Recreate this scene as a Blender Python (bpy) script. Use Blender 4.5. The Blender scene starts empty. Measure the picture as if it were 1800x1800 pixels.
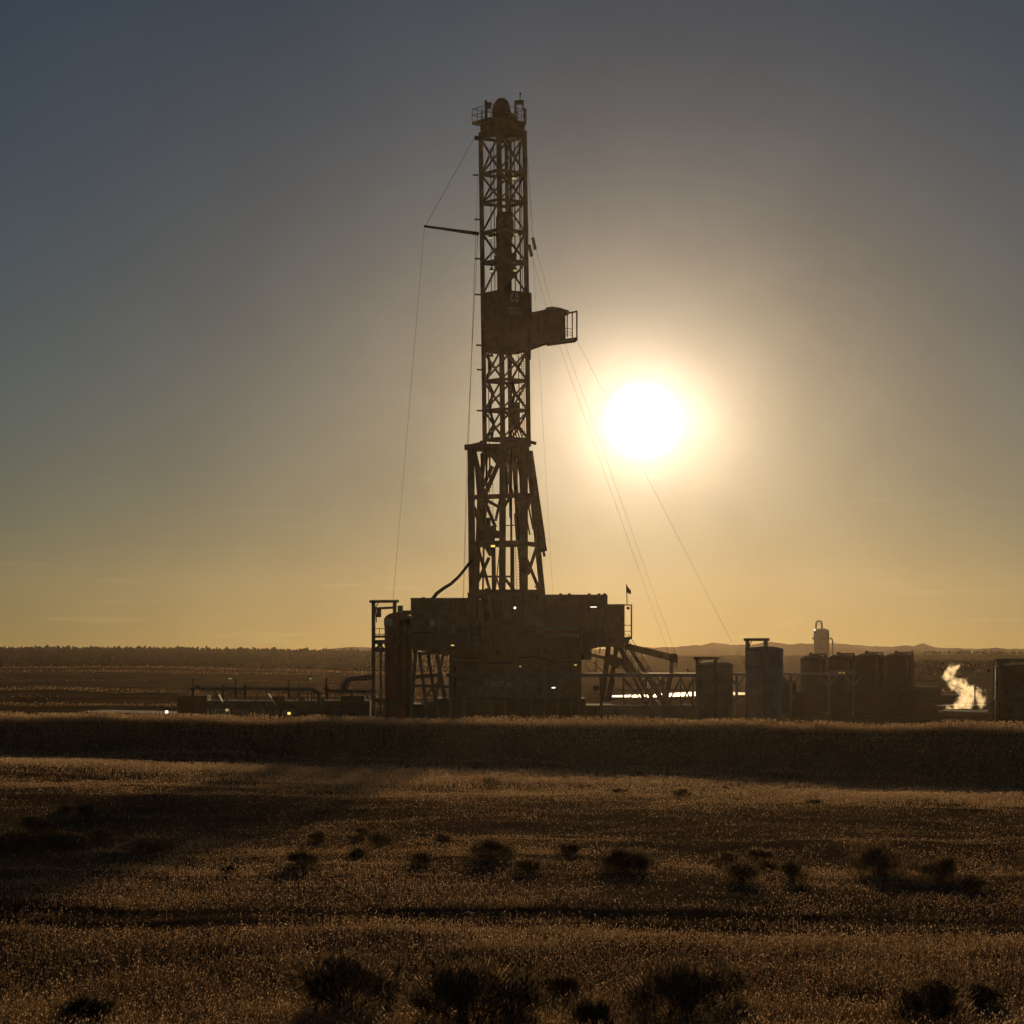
import bpy, bmesh, math, random
import numpy as np
from mathutils import Vector, Matrix

rnd = random.Random(7)
R = math.radians
SC = bpy.context.scene
COL = SC.collection
F = 4500.0          # focal length in photo pixels (90 mm on 36 mm)
CZ = 5.6            # height of the lens above the drilling pad

def P(px, py, Y):
    return Vector(((px-900)*Y/F, Y, CZ+(1150-py)*Y/F))
def X(px, Y): return (px-900)*Y/F
def Z(py, Y): return CZ+(1150-py)*Y/F

# ------------------------------------------------------------------ materials
def nodes_of(name):
    m = bpy.data.materials.new(name); m.use_nodes = True
    n = m.node_tree.nodes; l = m.node_tree.links
    return m, n, l, n['Principled BSDF']

def paint(name, col, rough=.6, metal=0., var=.35, scale=1.5, bump=.15, rust=.25, wave=None):
    m, n, l, b = nodes_of(name)
    tc = n.new('ShaderNodeTexCoord')
    nz = n.new('ShaderNodeTexNoise'); nz.inputs['Scale'].default_value = scale; nz.inputs['Detail'].default_value = 8
    l.new(tc.outputs['Object'], nz.inputs['Vector'])
    cr = n.new('ShaderNodeValToRGB')
    cr.color_ramp.elements[0].position = .3; cr.color_ramp.elements[1].position = .75
    cr.color_ramp.elements[0].color = (*[c*(1-var) for c in col], 1)
    cr.color_ramp.elements[1].color = (*[min(1, c*(1+var*.6)) for c in col], 1)
    l.new(nz.outputs['Fac'], cr.inputs['Fac'])
    nz2 = n.new('ShaderNodeTexNoise'); nz2.inputs['Scale'].default_value = scale*.7; nz2.inputs['Detail'].default_value = 10
    mp = n.new('ShaderNodeMapping'); mp.inputs['Scale'].default_value = (3, 3, .5)
    l.new(tc.outputs['Object'], mp.inputs['Vector']); l.new(mp.outputs[0], nz2.inputs['Vector'])
    r2 = n.new('ShaderNodeValToRGB'); r2.color_ramp.elements[0].position = .62; r2.color_ramp.elements[1].position = .72
    r2.color_ramp.elements[1].color = (rust, rust, rust, 1)
    l.new(nz2.outputs['Fac'], r2.inputs['Fac'])
    mx = n.new('ShaderNodeMixRGB'); mx.inputs[2].default_value = (.09, .045, .02, 1)
    l.new(r2.outputs[0], mx.inputs[0]); l.new(cr.outputs[0], mx.inputs[1]); l.new(mx.outputs[0], b.inputs['Base Color'])
    b.inputs['Roughness'].default_value = min(1, rough+.15); b.inputs['Metallic'].default_value = metal; b.inputs['Specular IOR Level'].default_value = .3
    bp = n.new('ShaderNodeBump'); bp.inputs['Strength'].default_value = bump; bp.inputs['Distance'].default_value = .03
    if wave:
        wv = n.new('ShaderNodeTexWave'); wv.inputs['Scale'].default_value = wave; wv.bands_direction = 'X'
        wv.inputs['Distortion'].default_value = 0
        l.new(tc.outputs['Object'], wv.inputs['Vector']); l.new(wv.outputs['Fac'], bp.inputs['Height'])
        bp.inputs['Strength'].default_value = .8
    else:
        l.new(nz.outputs['Fac'], bp.inputs['Height'])
    l.new(bp.outputs[0], b.inputs['Normal'])
    return m

def lamp_mat(name, col, s):
    m, n, l, b = nodes_of(name)
    b.inputs['Base Color'].default_value = (.8, .8, .8, 1)
    b.inputs['Emission Color'].default_value = (*col, 1); b.inputs['Emission Strength'].default_value = s
    return m

def leafy(name, cols, trans=.5, scale=.15, rough=.7):
    """thin plant matter: diffuse in front, glowing when the sun is behind it"""
    m, n, l, b = nodes_of(name)
    g = n.new('ShaderNodeNewGeometry')
    nz = n.new('ShaderNodeTexNoise'); nz.inputs['Scale'].default_value = scale; nz.inputs['Detail'].default_value = 5
    l.new(g.outputs['Position'], nz.inputs['Vector'])
    ad = n.new('ShaderNodeMath'); ad.operation = 'MULTIPLY_ADD'; ad.inputs[1].default_value = .45
    l.new(g.outputs['Random Per Island'], ad.inputs[0])
    mu = n.new('ShaderNodeMath'); mu.operation = 'MULTIPLY'; mu.inputs[1].default_value = .7
    l.new(nz.outputs['Fac'], mu.inputs[0]); l.new(mu.outputs[0], ad.inputs[2])
    cr = n.new('ShaderNodeValToRGB')
    while len(cr.color_ramp.elements) < len(cols): cr.color_ramp.elements.new(.5)
    for i, c in enumerate(cols):
        cr.color_ramp.elements[i].position = .2+.6*i/max(1, len(cols)-1); cr.color_ramp.elements[i].color = (*c, 1)
    l.new(ad.outputs[0], cr.inputs['Fac'])
    l.new(cr.outputs[0], b.inputs['Base Color']); b.inputs['Roughness'].default_value = rough
    b.inputs['Specular IOR Level'].default_value = .25
    t = n.new('ShaderNodeBsdfTranslucent'); l.new(cr.outputs[0], t.inputs['Color'])
    mx = n.new('ShaderNodeMixShader'); mx.inputs[0].default_value = trans
    l.new(b.outputs[0], mx.inputs[1]); l.new(t.outputs[0], mx.inputs[2])
    l.new(mx.outputs[0], n['Material Output'].inputs['Surface'])
    return m

M = {}
M['mast'] = paint('weathered mast steel', (.25, .18, .11), .55, .3, rust=.6)
M['wall'] = paint('grey green wall sheet', (.20, .175, .125), .6, wave=2.2)
M['wall2'] = paint('tan wall sheet', (.25, .17, .11), .6, wave=2.2)
M['dark'] = paint('dark machinery steel', (.14, .12, .09), .8, 0)
M['sub'] = paint('substructure steel', (.24, .20, .145), .8, 0, rust=.5)
M['grate'] = paint('galvanised grating', (.22, .21, .19), .5, .5)
M['red'] = paint('red oxide paint', (.26, .07, .045), .55, rust=.4)
M['brown'] = paint('brown tank paint', (.17, .085, .055), .55)
M['green'] = paint('dark green tank paint', (.055, .075, .055), .5)
M['greysilo'] = paint('pale grey tank paint', (.36, .34, .285), .5)
M['tansilo'] = paint('tan grey tank paint', (.36, .285, .205), .5)
M['vessel'] = paint('weathered white tank paint', (.42, .40, .37), .5)
M['white'] = paint('white paint', (.50, .46, .38), .6, rust=.2)
M['letter'] = paint('faded white lettering', (.6, .59, .55), .7, rust=.1)
M['pole'] = paint('galvanised pole', (.45, .42, .38), .35, .8)
M['cable'] = paint('steel wire rope', (.07, .06, .045), .6, .5)
M['hose'] = paint('black rubber hose', (.03, .03, .03), .7)
M['blue'] = paint('blue grey paint', (.13, .135, .13), .55)
M['plastic'] = paint('white plastic scrap', (.8, .78, .74), .4, rust=0)
M['drumgreen'] = paint('pale green drum', (.30, .42, .34), .5)
M['wood'] = paint('weathered timber', (.30, .23, .16), .9, rust=0)
M['lampwhite'] = lamp_mat('lit white lamp', (1, .93, .8), 9)
M['lampyellow'] = lamp_mat('lit yellow lamp', (1, .72, .15), 5)
M['lampdim'] = lamp_mat('dim yellow lamp', (1, .75, .3), 1.6)
M['lampred'] = lamp_mat('red beacon', (1, .08, .03), .6)
M['grass'] = leafy('dry cheat grass', [(.10, .06, .026), (.27, .155, .07), (.52, .32, .165)], .6)
M['grassdark'] = leafy('short dull grass', [(.06, .052, .024), (.17, .11, .05), (.32, .20, .095)], .5)
M['seed'] = leafy('pale seed heads', [(.34, .21, .10), (.68, .45, .25), (.82, .60, .37)], .7)  # seed heads, coloured brighter than the blades to draw backlit glints
M['bermgrass'] = leafy('tall dry seed grass', [(.2, .135, .065), (.5, .33, .18), (.72, .49, .29)], .62)
M['sage'] = leafy('sagebrush leaves', [(.05, .040, .020), (.13, .092, .046), (.28, .185, .095)], .5, scale=1.5)
M['twig'] = paint('grey brown twigs', (.09, .065, .045), .9, rust=0)
M['tree'] = leafy('dark conifer needles', [(.02, .024, .012), (.045, .045, .022)], .15, scale=.01)

# mural: painted flag with a star field and waving stripes, flat artwork on the wall
def mural():
    m, n, l, b = nodes_of('faded flag mural')
    tc = n.new('ShaderNodeTexCoord'); sp = n.new('ShaderNodeSeparateXYZ'); l.new(tc.outputs['Object'], sp.inputs[0])
    wv = n.new('ShaderNodeTexWave'); wv.bands_direction = 'Z'; wv.inputs['Scale'].default_value = .55
    wv.inputs['Distortion'].default_value = 5; wv.inputs['Detail'].default_value = 1; wv.inputs['Detail Scale'].default_value = .35
    l.new(tc.outputs['Object'], wv.inputs['Vector'])
    cr = n.new('ShaderNodeValToRGB'); cr.color_ramp.elements[0].position = .45; cr.color_ramp.elements[1].position = .55
    cr.color_ramp.elements[0].color = (.20, .05, .04, 1); cr.color_ramp.elements[1].color = (.42, .42, .40, 1)
    l.new(wv.outputs['Fac'], cr.inputs['Fac'])
    vo = n.new('ShaderNodeTexVoronoi'); vo.inputs['Scale'].default_value = 2.2; vo.inputs['Randomness'].default_value = .35
    l.new(tc.outputs['Object'], vo.inputs['Vector'])
    st = n.new('ShaderNodeValToRGB'); st.color_ramp.elements[0].position = .12; st.color_ramp.elements[1].position = .2
    st.color_ramp.elements[0].color = (.4, .4, .38, 1); st.color_ramp.elements[1].color = (.06, .08, .11, 1)
    l.new(vo.outputs['Distance'], st.inputs['Fac'])
    gt = n.new('ShaderNodeMath'); gt.operation = 'GREATER_THAN'; gt.inputs[1].default_value = Z(1098, 219.4)
    l.new(sp.outputs['Z'], gt.inputs[0])
    mx = n.new('ShaderNodeMixRGB'); l.new(gt.outputs[0], mx.inputs[0]); l.new(cr.outputs[0], mx.inputs[1]); l.new(st.outputs[0], mx.inputs[2])
    l.new(mx.outputs[0], b.inputs['Base Color']); b.inputs['Roughness'].default_value = .7
    return m

# ------------------------------------------------------------------ mesh builder
class MB:
    def __init__(s): s.v = []; s.f = []; s.sm = []
    def add(s, vs, fs, smooth=False):
        k = len(s.v); s.v.extend([tuple(v) for v in vs]); s.f.extend([tuple(i+k for i in f) for f in fs]); s.sm.extend([smooth]*len(fs)); return s
    def bx(s, x0, x1, y0, y1, z0, z1):
        v = [(x, y, z) for z in (z0, z1) for y in (y0, y1) for x in (x0, x1)]
        return s.add(v, [(0, 2, 3, 1), (4, 5, 7, 6), (0, 1, 5, 4), (2, 6, 7, 3), (0, 4, 6, 2), (1, 3, 7, 5)])
    def bar(s, p, q, w, h=None):
        p = Vector(p); q = Vector(q); h = h or w; d = q-p
        if d.length < 1e-6: return s
        d.normalize(); up = Vector((0, 0, 1)) if abs(d.z) < .95 else Vector((0, 1, 0))
        a = d.cross(up).normalized()*(w/2); b = a.cross(d).normalized()*(h/2)
        v = []
        for c in (p, q): v += [c-a-b, c+a-b, c+a+b, c-a+b]
        return s.add(v, [(3, 2, 1, 0), (4, 5, 6, 7), (0, 1, 5, 4), (1, 2, 6, 5), (2, 3, 7, 6), (3, 0, 4, 7)])
    def path(s, pts, r, n=8, r2=None):
        pts = [Vector(p) for p in pts]; m = len(pts); vs = []; fs = []
        r2 = r if r2 is None else r2; pa = None
        for i, p in enumerate(pts):
            d = (pts[min(i+1, m-1)]-pts[max(i-1, 0)]).normalized()
            if pa is None:
                up = Vector((0, 0, 1)) if abs(d.z) < .9 else Vector((0, 1, 0)); a = d.cross(up).normalized()
            else: a = (pa-d*pa.dot(d)).normalized()
            pa = a; b = d.cross(a); rr = r+(r2-r)*i/max(1, m-1)
            for k in range(n):
                t = 2*math.pi*k/n; vs.append(p+a*math.cos(t)*rr+b*math.sin(t)*rr)
        for i in range(m-1):
            for k in range(n):
                k2 = (k+1) % n; fs.append((i*n+k, i*n+k2, (i+1)*n+k2, (i+1)*n+k))
        s.add(vs, fs, True)
        k = len(s.v)-len(vs)
        s.f += [tuple(k+i for i in reversed(range(n))), tuple(k+(m-1)*n+i for i in range(n))]; s.sm += [False, False]
        return s
    def lathe(s, cx, cy, prof, n=36, smooth=True):
        vs = []; fs = []
        for r, z in prof:
            for k in range(n):
                t = 2*math.pi*k/n; vs.append((cx+r*math.cos(t), cy+r*math.sin(t), z))
        for i in range(len(prof)-1):
            for k in range(n):
                k2 = (k+1) % n; fs.append((i*n+k, i*n+k2, (i+1)*n+k2, (i+1)*n+k))
        fs.append(tuple(reversed(range(n)))); fs.append(tuple((len(prof)-1)*n+i for i in range(n)))
        return s.add(vs, fs, smooth)
    def prism(s, pts, y0, y1):
        """outline in (x,z), given depth y0..y1"""
        n = len(pts); v = [(x, y0, z) for x, z in pts]+[(x, y1, z) for x, z in pts]
        f = [tuple(range(n)), tuple(reversed(range(n, 2*n)))]+[(i, i+n, (i+1) % n+n, (i+1) % n) for i in range(n)]
        return s.add(v, f)
    def build(s, name, mat, parent=None, at=None):
        me = bpy.data.meshes.new(name)
        org = ORG.get(parent, Vector((0, 0, 0))) if parent else (Vector(at) if at is not None else Vector((0, 0, 0)))
        me.from_pydata([(v[0]-org.x, v[1]-org.y, v[2]-org.z) for v in s.v], [], s.f)
        me.polygons.foreach_set('use_smooth', s.sm)
        bm = bmesh.new(); bm.from_mesh(me); bmesh.ops.recalc_face_normals(bm, faces=bm.faces); bm.to_mesh(me); bm.free()
        me.materials.append(mat)
        o = bpy.data.objects.new(name, me); COL.objects.link(o)
        if parent: o.parent = parent; ORG[o] = org
        else: o.location = org; ORG[o] = org
        return o
ORG = {}

def thing(name, label, cat, loc, group=None):
    o = bpy.data.objects.new(name, None); COL.objects.link(o); o.location = loc; o.empty_display_size = .3
    ORG[o] = Vector(loc); return tag(o, label, cat, group)
def tag(o, label, cat, group=None):
    o['label'] = label; o['category'] = cat
    if group: o['group'] = group
    return o
def struct(o, kind='structure'):
    o['kind'] = kind; return o
def barobj(name, p, q, w, mat, parent, h=None): return MB().bar(p, q, w, h).build(name, mat, parent)

# ------------------------------------------------------------------ noise + terrain
def vnoise(x, y, seed=0):
    x = np.asarray(x, float); y = np.asarray(y, float)
    xi = np.floor(x).astype(np.int64); yi = np.floor(y).astype(np.int64); xf = x-xi; yf = y-yi
    def h(a, b):
        n = (a*374761393+b*668265263+seed*974634221) & 0xffffffff
        n = ((n ^ (n >> 13))*1274126177) & 0xffffffff
        return ((n ^ (n >> 16)) & 0xffff)/65535.0
    u = xf*xf*(3-2*xf); v = yf*yf*(3-2*yf)
    a = h(xi, yi)*(1-u)+h(xi+1, yi)*u; b = h(xi, yi+1)*(1-u)+h(xi+1, yi+1)*u
    return a*(1-v)+b*v
def fbm(x, y, o=4, seed=0):
    t = 0; a = .5; s = 0
    for i in range(o): t = t+a*vnoise(x*2**i, y*2**i, seed+i); s += a; a *= .5
    return t/s
def sstep(a, b, x): t = np.clip((x-a)/(b-a), 0, 1); return t*t*(3-2*t)

PY = [-60, 0, 12, 25, 50, 70, 90, 118, 130, 160, 420, 450, 480, 560, 620, 820, 1000, 1150, 1700, 5000]
NEAR = [-1.8, -2.0, -2.7, -3.6, -4.05, -4.5, -4.8, -5.0, -5.3, -5.6, -5.6]
LEFT = NEAR+[-4.95, -4.75, -3.1, -3.0, -1.2, 1.0, .6, -3, -14]
MID = NEAR+[-5.6, -5.5, -5.0, -4.6, -2.8, -.7, -1.0, -4, -14]
RIGHT = NEAR+[-2.3, -1.8, -2.2, -2.3, -1.3, -.2, -.5, -3.5, -14]
def yberm(x): return 119.5-.417*np.clip(x, -75, 55)
def gz(x, y):
    x = np.asarray(x, float); y = np.asarray(y, float)
    u = x/(.2*np.maximum(y, 30))
    l = np.interp(y, PY, LEFT); m = np.interp(y, PY, MID); r = np.interp(y, PY, RIGHT)
    wl = 1-sstep(-.75, .1, u); wr = sstep(.5, .85, u)
    z = l*wl+r*wr+m*(1-wl-wr)
    far = sstep(430, 700, y)
    z = z+(fbm(x/90, y/140, 3, 5)-.5)*1.0*far*(1-sstep(1500, 2500, y)) + (fbm(x/30, y/60, 3, 9)-.5)*1.0*sstep(420, 520, y)*(1-sstep(600, 900, y))
    z = z-.014*np.clip(x, -60, 60)*sstep(45, 85, y)*(1-sstep(120, 150, y))
    nearw = 1-sstep(110, 150, y)
    z = z+((fbm(x/7, y/7, 3, 2)-.5)*.45+(fbm(x/1.3, y/1.3, 2, 3)-.5)*.10)*nearw
    z = z+(fbm(x/9, y/9, 2, 21)-.5)*.05*sstep(150, 200, y)
    # rough grass mounds just behind the berm on the left
    mnd = sstep(-.15, -.5, u)*sstep(250, 275, y)*(1-sstep(395, 420, y))
    z = z+(fbm(x/14, y/22, 3, 31)-.35)*1.0*mnd
    z = z+1.3*np.exp(-((x+70)/26)**2-((y-330)/22)**2)
    # berm
    d = (y-yberm(x))/1.083
    c = -3.38+(fbm(x/5, y/5, 3, 12)-.5)*.22
    ad = np.maximum(0, np.abs(d)-1.3)
    b = c-ad*np.where(d < 0, .36, .45)
    z = np.where((y > 60) & (y < 170), np.maximum(z, b), z)
    # wheel ruts
    yr = 35.0+.010*x+.25*np.sin(x*.35)
    z = z-.12*np.exp(-((y-yr)/.45)**2)-.12*np.exp(-((y-yr-2.0)/.5)**2)
    return CZ+z
def ground_hit(px, py, y0=14, y1=125):
    ys = np.arange(y0, y1, .1); xs = (px-900)*ys/F
    row = 1150-(gz(xs, ys)-CZ)*F/ys
    k = np.argmax(row <= py) if (row <= py).any() else len(ys)-1
    return float(xs[k]), float(ys[k]), float(gz(xs[k], ys[k]))

def ground():
    ys = list(np.arange(-60, 10, 5))+list(np.arange(10, 170, .6))+list(np.arange(170, 470, 4))
    y = 470.
    while y < 1950: ys.append(y); y *= 1.028
    ys = np.array(ys); t = np.linspace(-1, 1, 201)
    W = 45+.46*np.abs(ys)
    xs = t[None, :]*W[:, None]; Y2 = np.repeat(ys[:, None], len(t), 1)
    zs = gz(xs, Y2)
    v = np.stack([xs, Y2, zs], -1).reshape(-1, 3); nr, nc = xs.shape
    i = np.arange(nr-1)[:, None]*nc+np.arange(nc-1)[None, :]
    q = np.stack([i, i+1, i+nc+1, i+nc], -1).reshape(-1, 4)
    me = bpy.data.meshes.new('ground'); me.vertices.add(len(v)); me.vertices.foreach_set('co', v.ravel())
    me.loops.add(q.size); me.loops.foreach_set('vertex_index', q.ravel().astype(np.int32))
    me.polygons.add(len(q)); me.polygons.foreach_set('loop_start', np.arange(0, q.size, 4).astype(np.int32))
    me.update(calc_edges=True); me.polygons.foreach_set('use_smooth', np.ones(len(q), bool))
    o = bpy.data.objects.new('ground', me); COL.objects.link(o); struct(o)
    m, n, l, b = nodes_of('dry prairie soil')
    g = n.new('ShaderNodeNewGeometry')
    a = n.new('ShaderNodeTexNoise'); a.inputs['Scale'].default_value = .12; a.inputs['Detail'].default_value = 10; a.inputs['Roughness'].default_value = .65
    c = n.new('ShaderNodeTexNoise'); c.inputs['Scale'].default_value = 9; c.inputs['Detail'].default_value = 8
    l.new(g.outputs['Position'], a.inputs['Vector']); l.new(g.outputs['Position'], c.inputs['Vector'])
    mm = n.new('ShaderNodeMath'); mm.operation = 'MULTIPLY_ADD'; mm.inputs[1].default_value = .5
    l.new(c.outputs['Fac'], mm.inputs[0]); l.new(a.outputs['Fac'], mm.inputs[2])
    cr = n.new('ShaderNodeValToRGB'); cr.color_ramp.elements[0].position = .55; cr.color_ramp.elements[1].position = .95
    cr.color_ramp.elements[0].color = (.075, .05, .028, 1); cr.color_ramp.elements[1].color = (.22, .14, .075, 1)
    l.new(mm.outputs[0], cr.inputs['Fac']); l.new(cr.outputs[0], b.inputs['Base Color'])
    b.inputs['Roughness'].default_value = 1; b.inputs['Specular IOR Level'].default_value = 0
    bp = n.new('ShaderNodeBump'); bp.inputs['Strength'].default_value = .6; bp.inputs['Distance'].default_value = .08
    l.new(c.outputs['Fac'], bp.inputs['Height']); l.new(bp.outputs[0], b.inputs['Normal'])
    me.materials.append(m)

def sheet(name, pts, mat, dz=.02):
    """flat sheet lying on the pad, outline as (px, py) rows on the pad plane"""
    mb = MB(); vs = []
    for px, py in pts:
        Y = CZ*F/(py-1150); vs.append((X(px, Y), Y, dz+.06))
    mb.add(vs, [tuple(range(len(vs)))])
    return struct(mb.build(name, mat))

# ------------------------------------------------------------------ grass
def blades(name, xs, ys, h, w, mat, heads=.4, zs=None, lean=.35, seed=1):
    rg = np.random.default_rng(seed); n = len(xs)
    zs = gz(xs, ys)-.02 if zs is None else zs
    th = rg.uniform(0, 2*np.pi, n); le = rg.uniform(0, lean, n)**1.3*h; le = np.where(rg.random(n) < .18, le+h*rg.uniform(.6, 1.3, n), le); h = np.where(le > h, h*.75, h); la = rg.uniform(0, 2*np.pi, n)
    ax = np.cos(th)*w/2; ay = np.sin(th)*w/2
    lx = np.cos(la)*le+.06*h; ly = np.sin(la)*le
    b0 = np.stack([xs-ax, ys-ay, zs], -1); b1 = np.stack([xs+ax, ys+ay, zs], -1)
    mx = xs+lx*.4; my = ys+ly*.4; mz = zs+h*.6
    m0 = np.stack([mx-ax*.7, my-ay*.7, mz], -1); m1 = np.stack([mx+ax*.7, my+ay*.7, mz], -1)
    tp = np.stack([xs+lx, ys+ly, zs+h], -1)
    V = np.stack([b0, b1, m1, m0, tp], 1).reshape(-1, 3)
    k = np.arange(n)*5
    loops = np.stack([k, k+1, k+2, k+3, k+3, k+2, k+4], -1).reshape(-1)
    starts = np.stack([np.arange(n)*7, np.arange(n)*7+4], -1).reshape(-1)
    hd = np.nonzero(rg.random(n) < heads)[0]; nh = len(hd)
    if nh:
        hw = w[hd]*rg.uniform(1.6, 3.4, nh); hh = np.maximum(h[hd]*rg.uniform(.06, .2, nh), hw*.9)
        t = tp[hd]; t2 = rg.uniform(0, 2*np.pi, nh)
        dx = np.cos(t2)*hw/2; dy = np.sin(t2)*hw/2; ox = lx[hd]*.5; oy = ly[hd]*.5
        A = t-np.stack([0*dx, 0*dx, hh*.4], -1)
        B = t+np.stack([dx+ox*.2, dy+oy*.2, hh*.2], -1); C = t+np.stack([ox*.5, oy*.5, hh*.75], -1); D = t+np.stack([-dx+ox*.2, -dy+oy*.2, hh*.2], -1)
        k2 = 5*n+np.arange(nh)*4
        V = np.concatenate([V, np.stack([A, B, C, D], 1).reshape(-1, 3)])
        L0 = len(loops)
        loops = np.concatenate([loops, np.stack([k2, k2+1, k2+2, k2+3], -1).reshape(-1)])
        starts = np.concatenate([starts, L0+np.arange(nh)*4])
    me = bpy.data.meshes.new(name); me.vertices.add(len(V)); me.vertices.foreach_set('co', V.astype(np.float32).ravel())
    me.loops.add(len(loops)); me.loops.foreach_set('vertex_index', loops.astype(np.int32))
    me.polygons.add(len(starts)); me.polygons.foreach_set('loop_start', starts.astype(np.int32))
    me.update(calc_edges=True); me.materials.append(mat); me.materials.append(M['seed'])
    if nh: me.polygons.foreach_set('material_index', (np.arange(len(starts)) >= 2*n).astype(np.int32))
    o = bpy.data.objects.new(name, me); COL.objects.link(o); struct(o, 'stuff'); return o

def scatter(n, y0, y1, half, seed, power=1.0):
    """points in a fan x = +-half*y (plus a margin), thinner with distance"""
    rg = np.random.default_rng(seed)
    y = y0+(y1-y0)*rg.random(n)**power
    x = rg.uniform(-1, 1, n)*(half*y+3)
    return x, y, rg

def all_grass():
    # field between the camera and the berm
    X_, Y_, H_, W_ = [], [], [], []
    XD, YD, HD, WD = [], [], [], []
    for n, y0, y1, sd in ((330000, 17, 36, 1), (260000, 32, 60, 2), (190000, 56, 90, 3), (180000, 84, 128, 4)):
        x, y, rg = scatter(n, y0, y1, .225, sd)
        keep = (y < yberm(x)-6.0)
        yr = 35.0+.010*x+.25*np.sin(x*.35)
        rut = (np.abs(y-yr) < .6) | (np.abs(y-yr-2.0) < .7)
        keep &= ~(rut & (rg.random(n) < .94))
        mid = (y > yr-.6) & (y < yr+2.7); keep &= ~(mid & (rg.random(n) < .6))
        pt = fbm(x/5, y/7, 4, 40)
        pt = .6*pt+.4*fbm(x/1.1, y/1.6, 3, 43); keep &= rg.random(n) < .12+.14*np.clip((44-y)/20, 0, 1)+3.2*np.clip(pt-.34, 0, 1)
        x = x[keep]; y = y[keep]; pt = pt[keep]; r = rg.random(len(x))
        # more of the darker, shorter grass between the two paler bands
        dark_band = sstep(50, 60, y+.1*x)*(1-sstep(74, 82, y+.12*x))*(.85+.3*fbm(x/6, y/4, 3, 50))
        dk = rg.random(len(x)) < np.clip(dark_band*.85+.22+.5*np.clip(.42-pt, 0, 1), 0, .96)
        h = (.05+.13*r*r+.05*r)*(1+1.6*(pt-.5))*(.74-.28*np.clip((y-22)/20, 0, 1))*(1+y/200); w = .0018+.00009*y
        w = np.broadcast_to(w, x.shape)*rg.uniform(.7, 1.4, len(x))
        a = ~dk
        X_.append(x[a]); Y_.append(y[a]); H_.append(h[a]); W_.append(w[a])
        XD.append(x[dk]); YD.append(y[dk]); HD.append(h[dk]*.62); WD.append(w[dk])
    c = np.concatenate
    blades('grass', c(X_), c(Y_), c(H_), c(W_), M['grass'], .55, lean=1.05, seed=3)
    blades('short_grass', c(XD), c(YD), c(HD), c(WD), M['grassdark'], .15, lean=.9, seed=4)
    # pale grass added to paint the sunlit band along the foot of the berm
    rg = np.random.default_rng(19); n = 300000
    x = rg.uniform(-34, 30, n); d = rg.uniform(8, 36, n); y = yberm(x)-d
    wgt = np.exp(-((d-(22+.14*x))/(5.0))**2)*(.5+1.2*np.clip(fbm(x/5, y/6, 3, 44)-.25, 0, 1)); keep = rg.random(n) < wgt
    x = x[keep]; y = y[keep]
    blades('lit_strip_grass', x, y, rg.uniform(.08, .24, len(x)), rg.uniform(.010, .022, len(x)), M['bermgrass'], .6, lean=.8, seed=9)
    # berm: tall seed grass on the crest, thinner on its face
    rg = np.random.default_rng(9); n = 90000
    x = rg.uniform(-36, 32, n); d = rg.normal(.2, 1.5, n); y = yberm(x)+d*1.083
    pt = fbm(x/3, y/3, 3, 60); keep = rg.random(n) < .15+1.5*np.clip(pt-.25, 0, 1)
    x = x[keep]; y = y[keep]; h = rg.uniform(.12, .42, len(x))*(.55+.9*fbm(x/1.6, y/1.6, 3, 61)); w = rg.uniform(.012, .028, len(x))
    blades('berm_crest_grass', x, y, h, w, M['bermgrass'], .75, lean=.6, seed=5)
    n = 70000
    x = rg.uniform(-38, 32, n); d = rg.uniform(-7.5, -1.0, n); y = yberm(x)+d*1.083
    blades('berm_slope_grass', x, y, rg.uniform(.10, .26, n), rg.uniform(.012, .028, n), M['grassdark'], .2, seed=6)
    # coarse tussocks on the far rises at the left
    n = 150000; y = 262+(610-262)*rg.random(n)**1.2; u = rg.uniform(-1.25, .1, n); x = u*.2*y
    pt = fbm(x/70, y/13, 4, 70); keep = (rg.random(n) < 4*np.clip(pt-.46, 0, 1)) & (~((y > 400) & (y < 462)))
    x = x[keep]; y = y[keep]
    blades('hill_grass', x, y, rg.uniform(.06, .24, len(x))*(.6+y/900), rg.uniform(.03, .06, len(x))*(.5+y/600), M['grass'], .15, lean=.8, seed=7)
    n = 16000; y = 240+(460-240)*rg.random(n); u = rg.uniform(.55, 1.2, n); x = u*.2*y
    pt = fbm(x/9, y/20, 4, 71); keep = (rg.random(n) < 3*np.clip(pt-.5, 0, 1)) & ~((y < 300) & (x > 41) & (x < 60)); x = x[keep]; y = y[keep]
    blades('pad_weeds', x, y, rg.uniform(.1, .4, len(x)), rg.uniform(.05, .12, len(x)), M['grassdark'], .3, seed=8)

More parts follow.
